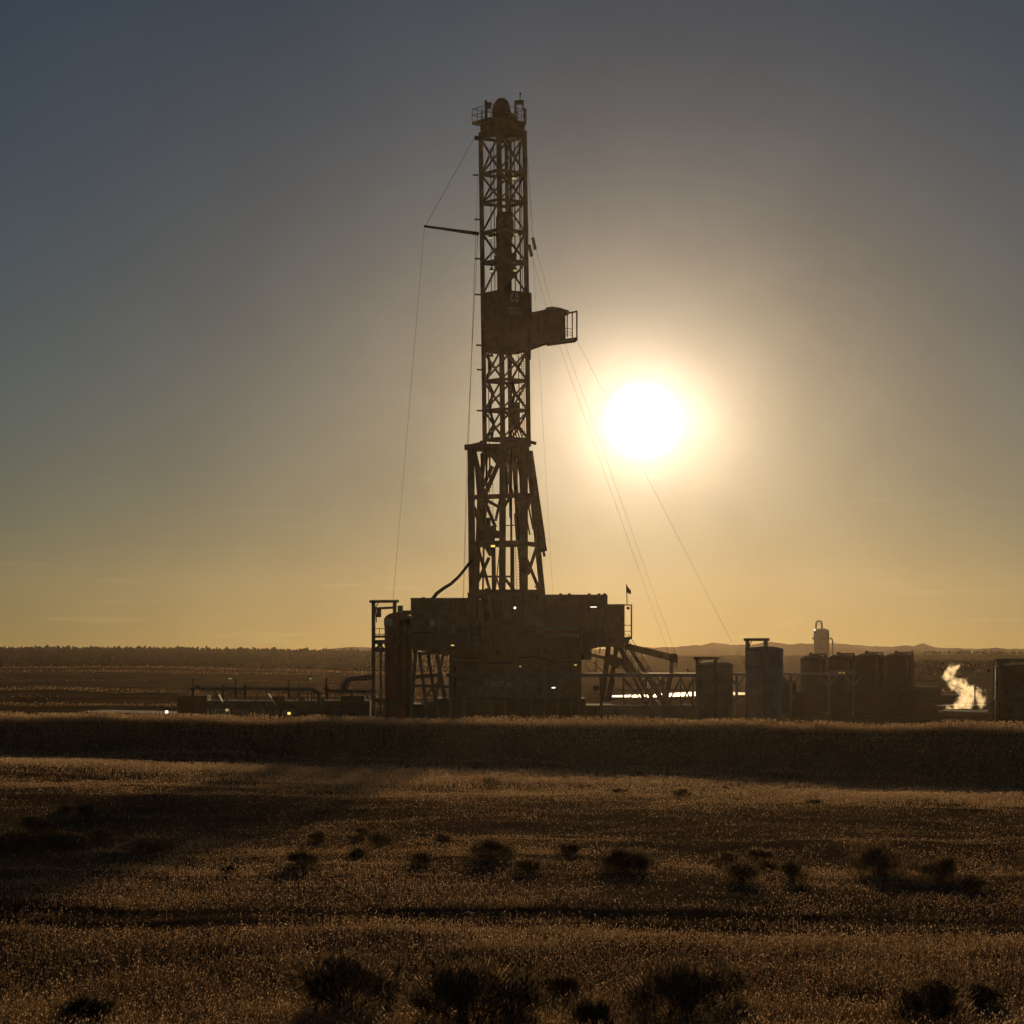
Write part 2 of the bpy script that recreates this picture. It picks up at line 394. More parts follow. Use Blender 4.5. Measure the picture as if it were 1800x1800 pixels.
# ------------------------------------------------------------------ shrubs
def shrub(px, py, wpx, hpx, label, kind='dome', dens=1.0, name='sagebrush'):
    x0, y0, z0 = ground_hit(px, py); w = wpx*.92*y0/F; h = hpx*(.66 if kind == 'dome' else .84)*y0/F
    rg = np.random.default_rng(int(px*7+py)); root = Vector((x0, y0, z0))
    o = thing(name, label, 'shrub', root, 'sagebrush scattered over the field')
    st = MB(); nst = int(9+6*w/.6) if kind != 'twiggy' else 16
    tips = []
    for i in range(nst):
        a = rg.uniform(0, 2*np.pi); q = math.sqrt(rg.random())
        tx = math.cos(a)*q*w*.46; ty = math.sin(a)*q*w*.4; tz = h*(.95-.55*q*q)*rg.uniform(.75, 1.05)
        mid = root+Vector((tx*.35, ty*.35, tz*.5))
        tip = root+Vector((tx, ty, tz)); tips.append(tip-root)
        st.path([root+Vector((tx*.3, ty*.3, -.05)), mid, tip], .006*h/.5+.004, 5, .003)
        for k in range(3):
            e = tip+Vector((rg.normal(0, .12)*w, rg.normal(0, .12)*w, rg.uniform(.0, .16)*h)); st.path([mid.lerp(tip, rg.uniform(.2, .9)), e], .006, 4, .002)
            tips.append(e-root)
    st.build('branches', M['twig'], o)
    nc = len(tips); nl = int((2600 if kind == 'dome' else 2300 if kind == 'feather' else 700)*.85*dens*max(.3, min(2.2, w*h/.5)))
    c = np.array([[t.x, t.y, t.z] for t in tips])
    pick = rg.integers(0, nc, nl)
    sp = (.085 if kind == 'dome' else .075)*w
    p = c[pick]+rg.normal(0, 1, (nl, 3))*[sp, sp, h*.11]
    if kind == 'feather':  # upright sprays, thick at the foot
        m = int(nl*.42); a = rg.uniform(0, 2*np.pi, m); q = rg.random(m)**.6; lump = .7+.5*vnoise(a*3.1, q*0, int(px))
        z = rg.random(m)**1.25*h*np.clip(1.05-q**2.2, 0, 1)*lump
        p = np.concatenate([p, np.stack([np.cos(a)*q*w*.5*lump, np.sin(a)*q*w*.42*lump, z], -1)])
    if kind == 'dome':     # fill the body so the mass reads dark and solid
        m = int(nl*.55); a = rg.uniform(0, 2*np.pi, m); q = np.sqrt(rg.random(m)); lump = .62+.62*vnoise(a*2.2+9, q*2, int(px))
        z = rg.random(m)*h*np.sqrt(np.clip(1.02-q*q, 0, 1))*lump
        p = np.concatenate([p, np.stack([np.cos(a)*q*w*.5*lump, np.sin(a)*q*w*.42*lump, z], -1)])
    p[:, 2] = np.maximum(p[:, 2], .01); nl = len(p)
    px_m = y0/F*1.6
    L = np.maximum(rg.uniform(.025, .06, nl)*(2.2 if kind == 'feather' else 1), px_m); wd = L*rg.uniform(.12, .3, nl)*(.6 if kind == 'feather' else 1.5)
    d = rg.normal(0, 1, (nl, 3))*[.6, .6, .35]+[0, 0, .75]; d /= np.linalg.norm(d, axis=1)[:, None]
    s = np.cross(d, rg.normal(0, 1, (nl, 3))); s /= np.linalg.norm(s, axis=1)[:, None]+1e-9
    A = p-s*wd[:, None]/2; B = p+s*wd[:, None]/2; Cc = p+d*L[:, None]+s*wd[:, None]*.3; D = p+d*L[:, None]-s*wd[:, None]*.3
    V = np.stack([A, B, Cc, D], 1).reshape(-1, 3)
    me = bpy.data.meshes.new('foliage'); me.vertices.add(len(V)); me.vertices.foreach_set('co', V.astype(np.float32).ravel())
    me.loops.add(nl*4); me.loops.foreach_set('vertex_index', np.arange(nl*4, dtype=np.int32))
    me.polygons.add(nl); me.polygons.foreach_set('loop_start', np.arange(0, nl*4, 4).astype(np.int32)); me.update(calc_edges=True)
    me.materials.append(M['sage']); f = bpy.data.objects.new('foliage', me); COL.objects.link(f); f.parent = o
    if kind == 'twiggy': return
    # dry seed stalks, pale and added on top to draw a sunlit fringe
    m = int(260*min(2.5, w*h/.35)*(.5 if kind == 'dome' else 1)*rg.uniform(.5, 1.5)); a = rg.uniform(0, 2*np.pi, m); q = np.sqrt(rg.random(m))*.95
    bz = h*np.sqrt(np.clip(1.05-q*q, 0, 1))*rg.uniform(.75, 1.0, m); hh = rg.uniform(.04, .13, m)*max(.6, h/.5); ww = np.maximum(rg.uniform(.006, .014, m), px_m*.45)
    bx_ = np.cos(a)*q*w*.5; by_ = np.sin(a)*q*w*.42; lx = rg.normal(.02, .3, m)*hh+bx_*.15; ly = rg.normal(0, .3, m)*hh; t = rg.uniform(0, np.pi, m)
    sx, sy = np.cos(t)*ww/2, np.sin(t)*ww/2
    V = np.stack([np.stack([bx_-sx*.4, by_-sy*.4, bz], -1), np.stack([bx_+sx*.4, by_+sy*.4, bz], -1), np.stack([bx_+lx+sx, by_+ly+sy, bz+hh], -1), np.stack([bx_+lx-sx, by_+ly-sy, bz+hh*1.1], -1)], 1).reshape(-1, 3)
    me = bpy.data.meshes.new('lit_fringe_stalks'); me.vertices.add(len(V)); me.vertices.foreach_set('co', V.astype(np.float32).ravel())
    me.loops.add(m*4); me.loops.foreach_set('vertex_index', np.arange(m*4, dtype=np.int32)); me.polygons.add(m); me.polygons.foreach_set('loop_start', np.arange(0, m*4, 4).astype(np.int32)); me.update(calc_edges=True)
    me.materials.append(M['bermgrass']); f = bpy.data.objects.new('lit_fringe_stalks', me); COL.objects.link(f); f.parent = o

SHRUBS = [
 (862, 1390, 46, 30, 'small twiggy bush alone on the pale grass band straight below the rig', 'twiggy'),
 (1200, 1402, 34, 13, 'flat dark shrub beside a bright plastic scrap near the berm', 'feather'),
 (1432, 1414, 26, 11, 'tiny round shrub on the lit grass below the pale grey silo', 'dome'),
 (1088, 1396, 30, 7, 'very low flat shrub on the pale grass band right of the twiggy bush', 'feather'),
 (562, 1480, 38, 26, 'small rounded dark shrub at the left end of the middle row of shrubs', 'dome'),
 (636, 1472, 34, 24, 'small dark shrub topping the left cluster in the middle of the field', 'dome'),
 (668, 1492, 58, 42, 'broad ragged shrub in the left cluster, with a bare lower edge', 'dome'),
 (628, 1508, 32, 20, 'low dark shrub at the lower edge of the left cluster', 'dome'),
 (780, 1484, 28, 24, 'small upright shrub standing between two larger clusters', 'dome'),
 (738, 1522, 42, 32, 'reddish brown shrub in pale grass left of the centre cluster', 'dome'),
 (865, 1510, 82, 44, 'wide dark shrub with two peaks in the centre of the field', 'dome', 1.7),
 (930, 1534, 48, 32, 'small shrub right below the wide two-peaked one', 'dome'),
 (532, 1526, 62, 30, 'loose low shrub in pale grass at the left of the middle field', 'feather'),
 (402, 1538, 30, 18, 'small dark shrub by itself in the left of the field', 'dome'),
 (1097, 1534, 90, 52, 'solid black dome-shaped bush with a pale fringe, the darkest in the field', 'dome', 3.4),
 (1000, 1502, 36, 16, 'faint low shrub between the two-peaked shrub and the black dome', 'feather'),
 (1274, 1525, 58, 36, 'rounded dark shrub at the left of the right-hand cluster of five', 'dome'),
 (1334, 1516, 62, 36, 'rear shrub of the right-hand cluster of five', 'dome'),
 (1302, 1552, 64, 38, 'front shrub of the cluster of five, with sunlit tips', 'feather'),
 (1348, 1536, 48, 32, 'small dark shrub in the middle of the cluster of five', 'dome'),
 (1392, 1552, 52, 36, 'pale tipped shrub at the right end of the cluster of five', 'feather'),
 (1548, 1540, 104, 54, 'large feathery shrub with upright sprays at the right of the field', 'feather'),
 (1652, 1548, 84, 42, 'wide mounded shrub right of the large feathery one', 'feather'),
 (1712, 1566, 66, 36, 'dark sloping shrub nearest the right edge of the middle row', 'dome'),
 (152, 1436, 46, 30, 'dark rounded bush highest on the left bank', 'dome', 1.7),
 (112, 1430, 28, 22, 'small upright bush beside the highest bush on the left bank', 'dome', 1.7),
 (62, 1458, 50, 32, 'ragged bush at the upper left, in the shadow of the rig', 'dome', 1.7),
 (22, 1500, 100, 56, 'large black bush cut by the left edge of the field', 'dome', 1.7),
 (112, 1496, 100, 50, 'broad black bush in the rig shadow at the left', 'dome', 1.7),
 (176, 1488, 60, 42, 'dark bush at the right end of the shaded left clump', 'dome', 1.7),
 (262, 1502, 84, 24, 'low spreading bush with straw grass growing before it, in the rig shadow', 'feather'),
 (612, 1790, 190, 112, 'big dark sagebrush close to the camera, left of the bare branching one', 'feather'),
 (692, 1772, 72, 96, 'bare branching bush with a forked stem close to the camera', 'twiggy'),
 (822, 1812, 210, 128, 'biggest and darkest sagebrush, low in the centre foreground', 'feather'),
 (905, 1800, 110, 96, 'spiky sagebrush leaning on the right of the biggest one', 'feather'),
 (1042, 1815, 100, 60, 'short dark sagebrush at the bottom edge, right of the centre', 'feather'),
 (985, 1748, 96, 26, 'low spread of dark brush in the foreground grass', 'feather'),
 (1190, 1812, 200, 124, 'wide sagebrush in the right foreground', 'feather'),
 (1272, 1762, 70, 68, 'tall narrow sagebrush rising at the right of the wide one', 'feather'),
 (1642, 1812, 150, 92, 'dark sagebrush at the bottom of the right foreground', 'feather'),
 (1722, 1770, 80, 34, 'low dark brush right behind the right foreground sagebrush', 'feather'),
 (150, 1795, 110, 36, 'green tinged low bush in the left foreground grass', 'feather'),
]

# ------------------------------------------------------------------ far woodland and mountains
def woodland():
    rg = np.random.default_rng(77); V = []; Fs = []
    ph = (1+5**.5)/2
    ico = np.array([(-1, ph, 0), (1, ph, 0), (-1, -ph, 0), (1, -ph, 0), (0, -1, ph), (0, 1, ph), (0, -1, -ph), (0, 1, -ph), (ph, 0, -1), (ph, 0, 1), (-ph, 0, -1), (-ph, 0, 1)], float)
    ico /= np.linalg.norm(ico[0])
    fi = np.array([(0, 11, 5), (0, 5, 1), (0, 1, 7), (0, 7, 10), (0, 10, 11), (1, 5, 9), (5, 11, 4), (11, 10, 2), (10, 7, 6), (7, 1, 8), (3, 9, 4), (3, 4, 2), (3, 2, 6), (3, 6, 8), (3, 8, 9), (4, 9, 5), (2, 4, 11), (6, 2, 10), (8, 6, 7), (9, 8, 1)])
    def blob(c, rx, rz):
        k = sum(len(a) for a in V)
        s = ico*rg.uniform(.6, 1.25, (12, 1)); V.append(s*[rx, rx, rz]+c); Fs.append(fi+k)
    def tree(x, y, h):
        z = float(gz(x, y)); r = h*rg.uniform(.22, .42)
        blob(np.array([x, y, z+h*.42]), r*1.15, h*.45)
        if rg.random() < .7: blob(np.array([x+rg.normal(0, .15)*h, y, z+h*.78]), r*.7, h*.3)
    n = 0
    while n < 9500:
        y = 595+420*rg.random(); u = rg.uniform(-1.4, .1)
        if u > -.35 and rg.random() < (u+.35)/.45: continue
        x = u*.2*y
        if fbm(x/60, y/90, 3, 80) < .30+.25*max(0, (640-y)/45): continue
        tree(x, y, rg.uniform(1.0, 1.8)*(.55+.45*y/1000)); n += 1
    for i in range(900):      # the ridge line itself
        y = rg.uniform(970, 1040); u = rg.uniform(-1.4, -.1)
        tree(u*.2*y, y, rg.uniform(.9, 2.0) if rg.random() < .85 else rg.uniform(1.7, 2.6))
    for i in range(200):      # scattered clumps on the right ridge
        y = rg.uniform(950, 1030); u = rg.choice([rg.normal(.86, .045), rg.normal(.93, .02), rg.uniform(.78, 1.25)]); tree(u*.2*y, y, rg.uniform(.7, 1.8))
    for i in range(2600):     # scrub on the dark bank at the right
        y = rg.uniform(436, 640); u = rg.uniform(.60, 1.3); tree(u*.2*y, y, rg.uniform(.3, .9))
    v = np.concatenate(V); f = np.concatenate(Fs)
    me = bpy.data.meshes.new('woodland'); me.vertices.add(len(v)); me.vertices.foreach_set('co', v.astype(np.float32).ravel())
    me.loops.add(f.size); me.loops.foreach_set('vertex_index', f.ravel().astype(np.int32))
    me.polygons.add(len(f)); me.polygons.foreach_set('loop_start', np.arange(0, f.size, 3).astype(np.int32)); me.update(calc_edges=True)
    me.materials.append(M['tree']); o = bpy.data.objects.new('woodland', me); COL.objects.link(o); struct(o, 'stuff')

def mountains():
    D = 1800.
    prof = [(-700, 1140), (-300, 1136), (0, 1144), (250, 1148), (385, 1150), (428, 1140), (450, 1146), (466, 1140), (498, 1151), (545, 1146), (590, 1139), (640, 1137), (720, 1141), (820, 1139), (930, 1143), (1060, 1141),
            (1108, 1134), (1150, 1138), (1182, 1137), (1215, 1134), (1232, 1135), (1252, 1130), (1290, 1134), (1320, 1133), (1352, 1128), (1390, 1132), (1425, 1131), (1480, 1132), (1530, 1136), (1570, 1136), (1590, 1134), (1605, 1136), (1622, 1130), (1645, 1138),
            (1700, 1141), (1725, 1141), (1752, 1138), (1775, 1141), (1800, 1140), (1950, 1136), (2200, 1141), (2600, 1138)]
    px = np.arange(-700, 2600, 4.); top = np.interp(px, [p[0] for p in prof], [p[1] for p in prof])
    top = top+(fbm(px/22, px*0, 3, 90)-.5)*3.2
    mb = MB(); vs = []; rows = 7
    for k in range(rows):
        t = k/(rows-1)-.5; y = D+t*220
        w = 1-(abs(t)*2)**1.3
        for i, p in enumerate(px):
            zt = CZ+(1150-top[i])*D/F; zb = CZ-15
            nz = 1 if abs(t) < .01 else float(.65+.5*vnoise(p/30, y/110, 4))
            vs.append(((p-900)*D/F, y, zb+(zt-zb)*w*min(1, nz)))
    n = len(px); fs = [(r*n+i, r*n+i+1, (r+1)*n+i+1, (r+1)*n+i) for r in range(rows-1) for i in range(n-1)]
    mb.add(vs, fs, True)
    struct(mb.build('mountains', paint('far rock', (.12, .10, .085), .9, rust=0, scale=.002)))

# ------------------------------------------------------------------ lamps on things
def floodlight(parent, px, py, Y, w, h, mat, name='floodlight'):
    p = P(px, py, Y); s = Y/F*.75
    b = MB().bx(p.x-w*s/2-.04, p.x+w*s/2+.04, Y, Y+.22, p.z-h*s/2-.04, p.z+h*s/2+.04).build(name, M['dark'], parent)
    MB().bx(p.x-w*s/2, p.x+w*s/2, Y-.03, Y-.004, p.z-h*s/2, p.z+h*s/2).build('lens', mat, b)
    return b

# ------------------------------------------------------------------ the rig
def text_mesh(s, size, mat, name, parent, origin, xdir, depth=.012):
    cu = bpy.data.curves.new(name, 'FONT'); cu.body = s; cu.size = size; cu.extrude = depth; cu.align_x = 'CENTER'; cu.align_y = 'CENTER'
    t = bpy.data.objects.new('tmp', cu); COL.objects.link(t)
    dg = bpy.context.evaluated_depsgraph_get(); dg.update()
    me = bpy.data.meshes.new_from_object(t.evaluated_get(dg)); bpy.data.objects.remove(t)
    xd = Vector(xdir).normalized(); zd = Vector((0, 0, 1)); nd = xd.cross(zd)
    mt = Matrix((xd, zd, nd)).transposed().to_4x4(); mt.translation = Vector(origin)-ORG[parent]
    me.transform(mt); me.name = name; me.materials.clear(); me.materials.append(mat)
    o = bpy.data.objects.new(name, me); COL.objects.link(o); o.parent = parent; ORG[o] = ORG[parent]; return o

def rig():
    Y0 = 225.; base = Vector((X(890, Y0), Y0, 0))
    rig = thing('drilling_rig', 'tall oil drilling rig with lattice mast and walled drill floor, in front of the sun', 'drilling rig', base)
    mast = MB()
    # square mast, 2.76 m a side, turned so that one leg faces the camera
    def corners(py, s=1.0):
        cx = 882+(py-240)*.013+1.5; c = P(cx, py, Y0)
        return {'N': c+Vector((-.325, -1.925, 0))*s, 'L': c+Vector((-1.925, .325, 0))*s, 'R': c+Vector((1.925, -.325, 0))*s, 'F': c+Vector((.325, 1.925, 0))*s}
    top, bot = corners(232), corners(786)
    mt = barobj('mast', top['N'], bot['N'], .46, M['mast'], rig)     # the part itself carries the front leg
    for k, w in (('L', .40), ('R', .42), ('F', .34)): barobj('leg', top[k], bot[k], w, M['mast'], mt)
    levels = [242, 306, 357, 409, 462, 517, 617, 670, 722, 773]
    ring = [('L', 'N'), ('N', 'R'), ('R', 'F'), ('F', 'L')]
    for py in levels:
        c = corners(py)
        for a, b in ring: barobj('girt', c[a], c[b], .2, M['mast'], mt, .26)
    bays = [(242, 306, 'x'), (306, 357, 'x'), (357, 409, '/'), (409, 462, '\\'), (462, 517, '/'), (617, 670, 'x'), (670, 722, 'x'), (722, 773, 'x')]
    for a, b, kind in bays:
        ca, cb = corners(a), corners(b)
        for i, j in ring:
            if kind in 'x\\' : barobj('brace', ca[i], cb[j], .15, M['mast'], mt)
            if kind in 'x/' and not (i == 'F'): barobj('brace', cb[i], ca[j], .13, M['mast'], mt)
    # ladder up the right side
    ld = MB(); la, lb = corners(225)['R']+Vector((-.32, -.1, 0)), bot['R']+Vector((-.32, -.1, 0))
    ld.bar(la, lb, .05); ld.bar(la+Vector((-.2, .25, 0)), lb+Vector((-.2, .25, 0)), .05)
    for i in range(140):
        t = i/139; p = la.lerp(lb, t); ld.bar(p, p+Vector((-.2, .25, 0)), .035)
    ld.build('ladder', M['mast'], mt)
    # standpipe and lines inside the mast
    for px, r, a, b in ((897, .10, 240, 1040), (904, .05, 240, 517), (862, .03, 260, 517), (858, .04, 620, 780), (868, .035, 260, 510), (899, .03, 240, 400), (913, .06, 250, 520), (911, .05, 617, 712)):
        MB().path([P(px, a, Y0+rnd.uniform(-.8, .8)), P(px+2, b, Y0)], r, 6).build('standpipe' if r > .07 else 'drill_line', M['dark'], mt)
    for px, py in ((862, 420), (907, 414), (905, 477), (864, 478), (864, 629), (909, 625), (903, 316)):
        f = MB().lathe(X(px, Y0-1.2), Y0-1.2, [(.05, Z(py-5, Y0)), (.12, Z(py-3, Y0)), (.2, Z(py+1, Y0))], 10).build('mast_lamp', M['dark'], mt)
        MB().lathe(X(px, Y0-1.2), Y0-1.2, [(.15, Z(py+1.2, Y0)), (.15, Z(py+3, Y0)), (.05, Z(py+3.6, Y0))], 10).build('lens', M['lampdim'], f)
    for px, py in ((838, 308), (841, 386), (842, 455), (842, 518), (844, 607), (845, 650), (845, 722)):
        p = P(px+3, py, Y0+.3); MB().bar(p, p+Vector((-.5, 0, .02)), .14).build('bracket', M['mast'], mt)

    # crown
    cr = MB(); c0, c1 = corners(218, 1.02), corners(237, 1.0)
    ks = ['L', 'N', 'R', 'F']
    cr.add([c0[k] for k in ks]+[c1[k] for k in ks], [(0, 1, 2, 3), (4, 5, 6, 7), (0, 1, 5, 4), (1, 2, 6, 5), (2, 3, 7, 6), (3, 0, 4, 7)])
    crown = cr.build('crown', M['mast'], rig)
    pl = MB(); pz = Z(214, Y0)
    ctr = P(877, 214, Y0); ex = Vector((2.25, 1.6, 0)).normalized(); ey = Vector((-1.6, 2.25, 0)).normalized()
    q = [ctr+ex*a+ey*b for a, b in ((-1.75, -1.5), (2.15, -1.5), (2.15, 1.6), (-1.75, 1.9))]
    q[3] = P(830, 214, Y0+.8); q[1] = P(925, 214, Y0)
    pl.add([v+Vector((0, 0, -.28)) for v in q]+[v for v in q], [(0, 1, 2, 3), (4, 5, 6, 7), (0, 1, 5, 4), (1, 2, 6, 5), (2, 3, 7, 6), (3, 0, 4, 7)])
    pl.build('platform', M['mast'], crown)
    rl = MB()
    for i in range(4):
        a, b = q[i], q[(i+1) % 4]
        for hgt in (.55, 1.1): rl.bar(a+Vector((0, 0, hgt)), b+Vector((0, 0, hgt)), .05)
        for k in range(4):
            p = a.lerp(b, k/4); rl.bar(p, p+Vector((0, 0, 1.1)), .06)
    rl.build('railing', M['mast'], crown)
    dm = MB(); cx, cy = X(882.5, Y0), Y0
    # crown block sheave cover: rounded housing
    out = [(X(865, Y0), Z(215, Y0)), (X(866, Y0), Z(196, Y0)), (X(868, Y0), Z(187, Y0)), (X(872, Y0), Z(180, Y0)), (X(877, Y0), Z(176, Y0)), (X(883, Y0), Z(175, Y0)), (X(889, Y0), Z(177, Y0)), (X(893, Y0), Z(181, Y0)), (X(896, Y0), Z(189, Y0)), (X(898, Y0), Z(200, Y0)), (X(904, Y0), Z(206, Y0)), (X(908, Y0), Z(215, Y0))]
    dm.prism(out, Y0-.75, Y0+.75); dm.build('crown_block', M['dark'], crown)
    for pts in (((854, 216, 177, 4), (859, 190, 181, 9)), ((906, 216, 178, 4), (914, 183, 177, 14), (919, 192, 181, 3), (922, 216, 191, 4))):
        d = MB()
        for px, b, a, w in pts: d.bx(X(px-w/2, Y0), X(px+w/2, Y0), Y0-.3, Y0+.3, Z(b, Y0), Z(a, Y0))
        d.build('winch_frame', M['dark'], crown)
    an = MB().path([P(914, 178, Y0), P(914.5, 166, Y0)], .03, 6); an.lathe(X(914.5, Y0), Y0, [(.02, Z(168, Y0)), (.09, Z(166, Y0)), (.07, Z(164, Y0)), (.01, Z(162, Y0))], 8); an.build('wind_sensor', M['dark'], crown)
    MB().lathe(X(864, Y0), Y0, [(.05, Z(181, Y0)), (.06, Z(176, Y0)), (.03, Z(172.5, Y0))], 8).build('beacon', M['lampred'], crown)
    # sheave block that carries the tugger boom line
    MB().bx(X(834, Y0), X(846, Y0), Y0+.1, Y0+.5, Z(245, Y0), Z(238, Y0)).build('sheave_block', M['dark'], mt)
    # travelling block and top drive
    tb = MB().prism([(X(a, Y0), Z(b, Y0)) for a, b in ((872, 420), (872, 384), (875, 377), (881, 374), (895, 375), (900, 380), (903, 392), (903, 408), (900, 424), (899, 440), (873, 440))], Y0-.7, Y0+.7)
    tb.build('travelling_block', M['dark'], rig)
    td = MB().prism([(X(a, Y0), Z(b, Y0)) for a, b in ((872, 440), (899, 440), (900, 446), (908, 447), (908, 455), (902, 460), (902, 470), (909, 474), (909, 487), (899, 488), (898, 506), (894, 517), (874, 517), (874, 480), (868, 458), (871, 450))], Y0-.6, Y0+.6)
    td.build('top_drive', M['dark'], rig)
    MB().bx(X(895, Y0), X(914, Y0), Y0-.9, Y0+.4, Z(756, Y0), Z(709, Y0)).build('service_basket', M['dark'], mt)
    gb = MB()
    for i in range(5): gb.bar(P(897+i*4, 756, Y0-.3), P(899+i*5, 772, Y0-.3), .12)
    gb.build('hose_bundle', M['hose'], mt)
    for j, pts in enumerate(([(858, 622), (862, 650), (855, 664), (866, 690), (861, 720), (868, 745), (864, 772)], [(900, 670), (905, 690), (898, 720), (896, 760)])):
        MB().path([P(a, b, Y0-.3) for a, b in pts], .13, 6).build('service_loop', M['hose'], mt)
    # wind wall round the racking level
    ww = MB(); a, b = corners(517, 1.06), corners(616, 1.06)
    a['R'] = a['R']+Vector((.25, 0, 0)); b['R'] = b['R']+Vector((.25, 0, 0))
    for i, j in ring:
        n = (a[i]+a[j])/2-(a['N']+a['F'])/2; n.z = 0; n.normalize(); n *= .08
        ww.add([a[i], a[j], b[j], b[i], a[i]-n, a[j]-n, b[j]-n, b[i]-n], [(0, 1, 2, 3), (4, 5, 6, 7), (0, 1, 5, 4), (1, 2, 6, 5), (2, 3, 7, 6), (3, 0, 4, 7)])
    wwall = ww.build('wind_wall', M['wall2'], rig)
    fr = MB()
    for k in ('L', 'N', 'R'): fr.bar(a[k]+Vector((0, -.06, .03)), b[k]+Vector((0, -.06, -.03)), .16)
    for i, j in (('L', 'N'), ('N', 'R')):
        fr.bar(a[i]+Vector((0, -.06, 0)), a[j]+Vector((0, -.06, 0)), .14)
        for t in (.33, .66, 1): fr.bar(a[i].lerp(b[i], t)+Vector((0, -.06, 0)), a[j].lerp(b[j], t)+Vector((0, -.06, 0)), .09)
    fr.build('frame', M['mast'], wwall)
    tdir = (a['R']-a['N']); tdir.z = 0; tl = tdir.length; tdir.normalize(); nrm = Vector((tdir.y, -tdir.x, 0))
    def onface(px, py):
        z = Z(py, Y0); t = (X(px, Y0)-a['N'].x)/tdir.x
        p = a['N']+tdir*t; return Vector((p.x, p.y, z))+nrm*.05
    text_mesh('901', .98, M['letter'], 'number', wwall, onface(905, 551), tdir)
    em = MB(); c = onface(904, 527); zd = Vector((0, 0, 1)); r_ = .42
    def seg(poly): em.add([c+tdir*(x*1.15)+zd*z for x, z in poly], [tuple(range(len(poly)))])
    arc = lambda t0, t1, k=9: [(r_*math.cos(R(t0+(t1-t0)*i/k)), r_*1.15*math.sin(R(t0+(t1-t0)*i/k))) for i in range(k+1)]
    seg(arc(100, 178)+[(-.16, .02), (-.10, .40)]); seg(arc(2, 72)+[(.06, .40), (.17, .02)]); seg(arc(186, 250)+[(-.02, -.12)]); seg(arc(285, 350)+[(.06, -.10)])
    em.build('emblem', M['letter'], wwall)
    MB().bx(X(928, Y0), X(933, Y0), Y0-.9, Y0-.5, Z(634, Y0), Z(612, Y0)).build('junction_box', M['dark'], wwall)
    # racking board sticking out to the right
    rb = MB()
    rb.prism([(X(x, Y0), Z(y, Y0)) for x, y in ((928, 553), (945, 550), (958, 547), (961, 544), (970, 543), (983, 545), (990, 549), (993, 553), (994, 598), (962, 603), (940, 607), (928, 609))], Y0-1.2, Y0+1.6)
    board = rb.build('racking_board', M['wall2'], rig)
    MB().prism([(X(x, Y0), Z(y, Y0)) for x, y in ((957, 549), (960, 544), (970, 542.5), (984, 544.5), (997, 549), (1000, 550), (957, 551))], Y0-1.4, Y0+1.8).build('roof', M['dark'], board)
    fl = MB(); fl.prism([(X(x, Y0), Z(y, Y0)) for x, y in ((962, 602.5), (1013, 595.5), (1013, 598), (962, 605))], Y0-1.2, Y0+1.6); fl.build('floor', M['grate'], board)
    rr = MB()
    for dy in (-1.15, 1.55):
        rr.bar(P(1014, 547, Y0+dy), P(1014, 599, Y0+dy), .14)
        rr.bar(P(996, 551, Y0+dy), P(1014, 547.5, Y0+dy), .14)
        rr.bar(P(1006, 549, Y0+dy), P(1006, 596, Y0+dy), .1); rr.bar(P(997, 545, Y0+dy), P(997, 593, Y0+dy), .1)
        for py in (577, 583, 588): rr.bar(P(994, py, Y0+dy), P(1006, py+1.5, Y0+dy), .05)
    for py in (547, 572, 598): rr.bar(P(1014, py, Y0-1.2), P(1014, py, Y0+1.6), .12)
    rr.bar(P(987, 546, Y0-1.3), P(998, 545, Y0-1.3), .08)
    rr.build('railing', M['mast'], board)
    sb = MB()
    for dy in (-1.0, 1.3): sb.bar(P(931, 614, Y0+dy), P(962, 603, Y0+dy), .22); sb.bar(P(931, 608, Y0+dy), P(944, 606, Y0+dy), .12)
    sb.build('strut', M['mast'], board)
    # tugger boom on the left
    MB().path([P(745, 397.5, Y0+.3), P(842, 411, Y0+.3)], .10, 8, .17).build('boom', M['mast'], mt)

    # ---- lower mast and raising frame (z from the drill floor to the collar)
    c3 = lambda x, y, dy=0: P(720+x/5.294, 740+y/5.294, Y0+dy)
    lm = barobj('a_frame', c3(570, 250, -.5), c3(583, 1600, -.5), .60, M['mast'], rig)
    def lb(name, p, q, w, dy=0, dy2=None):
        w = {'leg': w*1.22, 'girt': w*1.2, 'brace': w*1.35}[name]
        barobj(name, c3(*p, dy), c3(*q, dy if dy2 is None else dy2), w, M['mast'], lm)
    for p, q, w, d1, d2 in (((700, 250), (652, 700), .36, 1.4, 1.8), ((652, 700), (622, 1600), .36, 1.8, 2.4), ((868, 250), (862, 1600), .48, -1.9, -2.4), ((925, 250), (940, 900), .2, 2.2, 2.4), ((1062, 250), (1062, 1600), .60, -.4, -.4),
                           ((975, 380), (1020, 1150), .34, .6, .8), ((1020, 1150), (1050, 1420), .34, .8, .6), ((1105, 280), (1236, 1610), .42, -1.2, -1.2), ((690, 1150), (682, 1600), .14, -1, -1), ((780, 1150), (785, 1600), .30, -1.4, -1.4), ((1188, 1150), (1222, 1600), .16, .8, .8), ((965, 1150), (968, 1600), .14, -.2, -.2)):
        lb('leg', p, q, w, d1, d2)
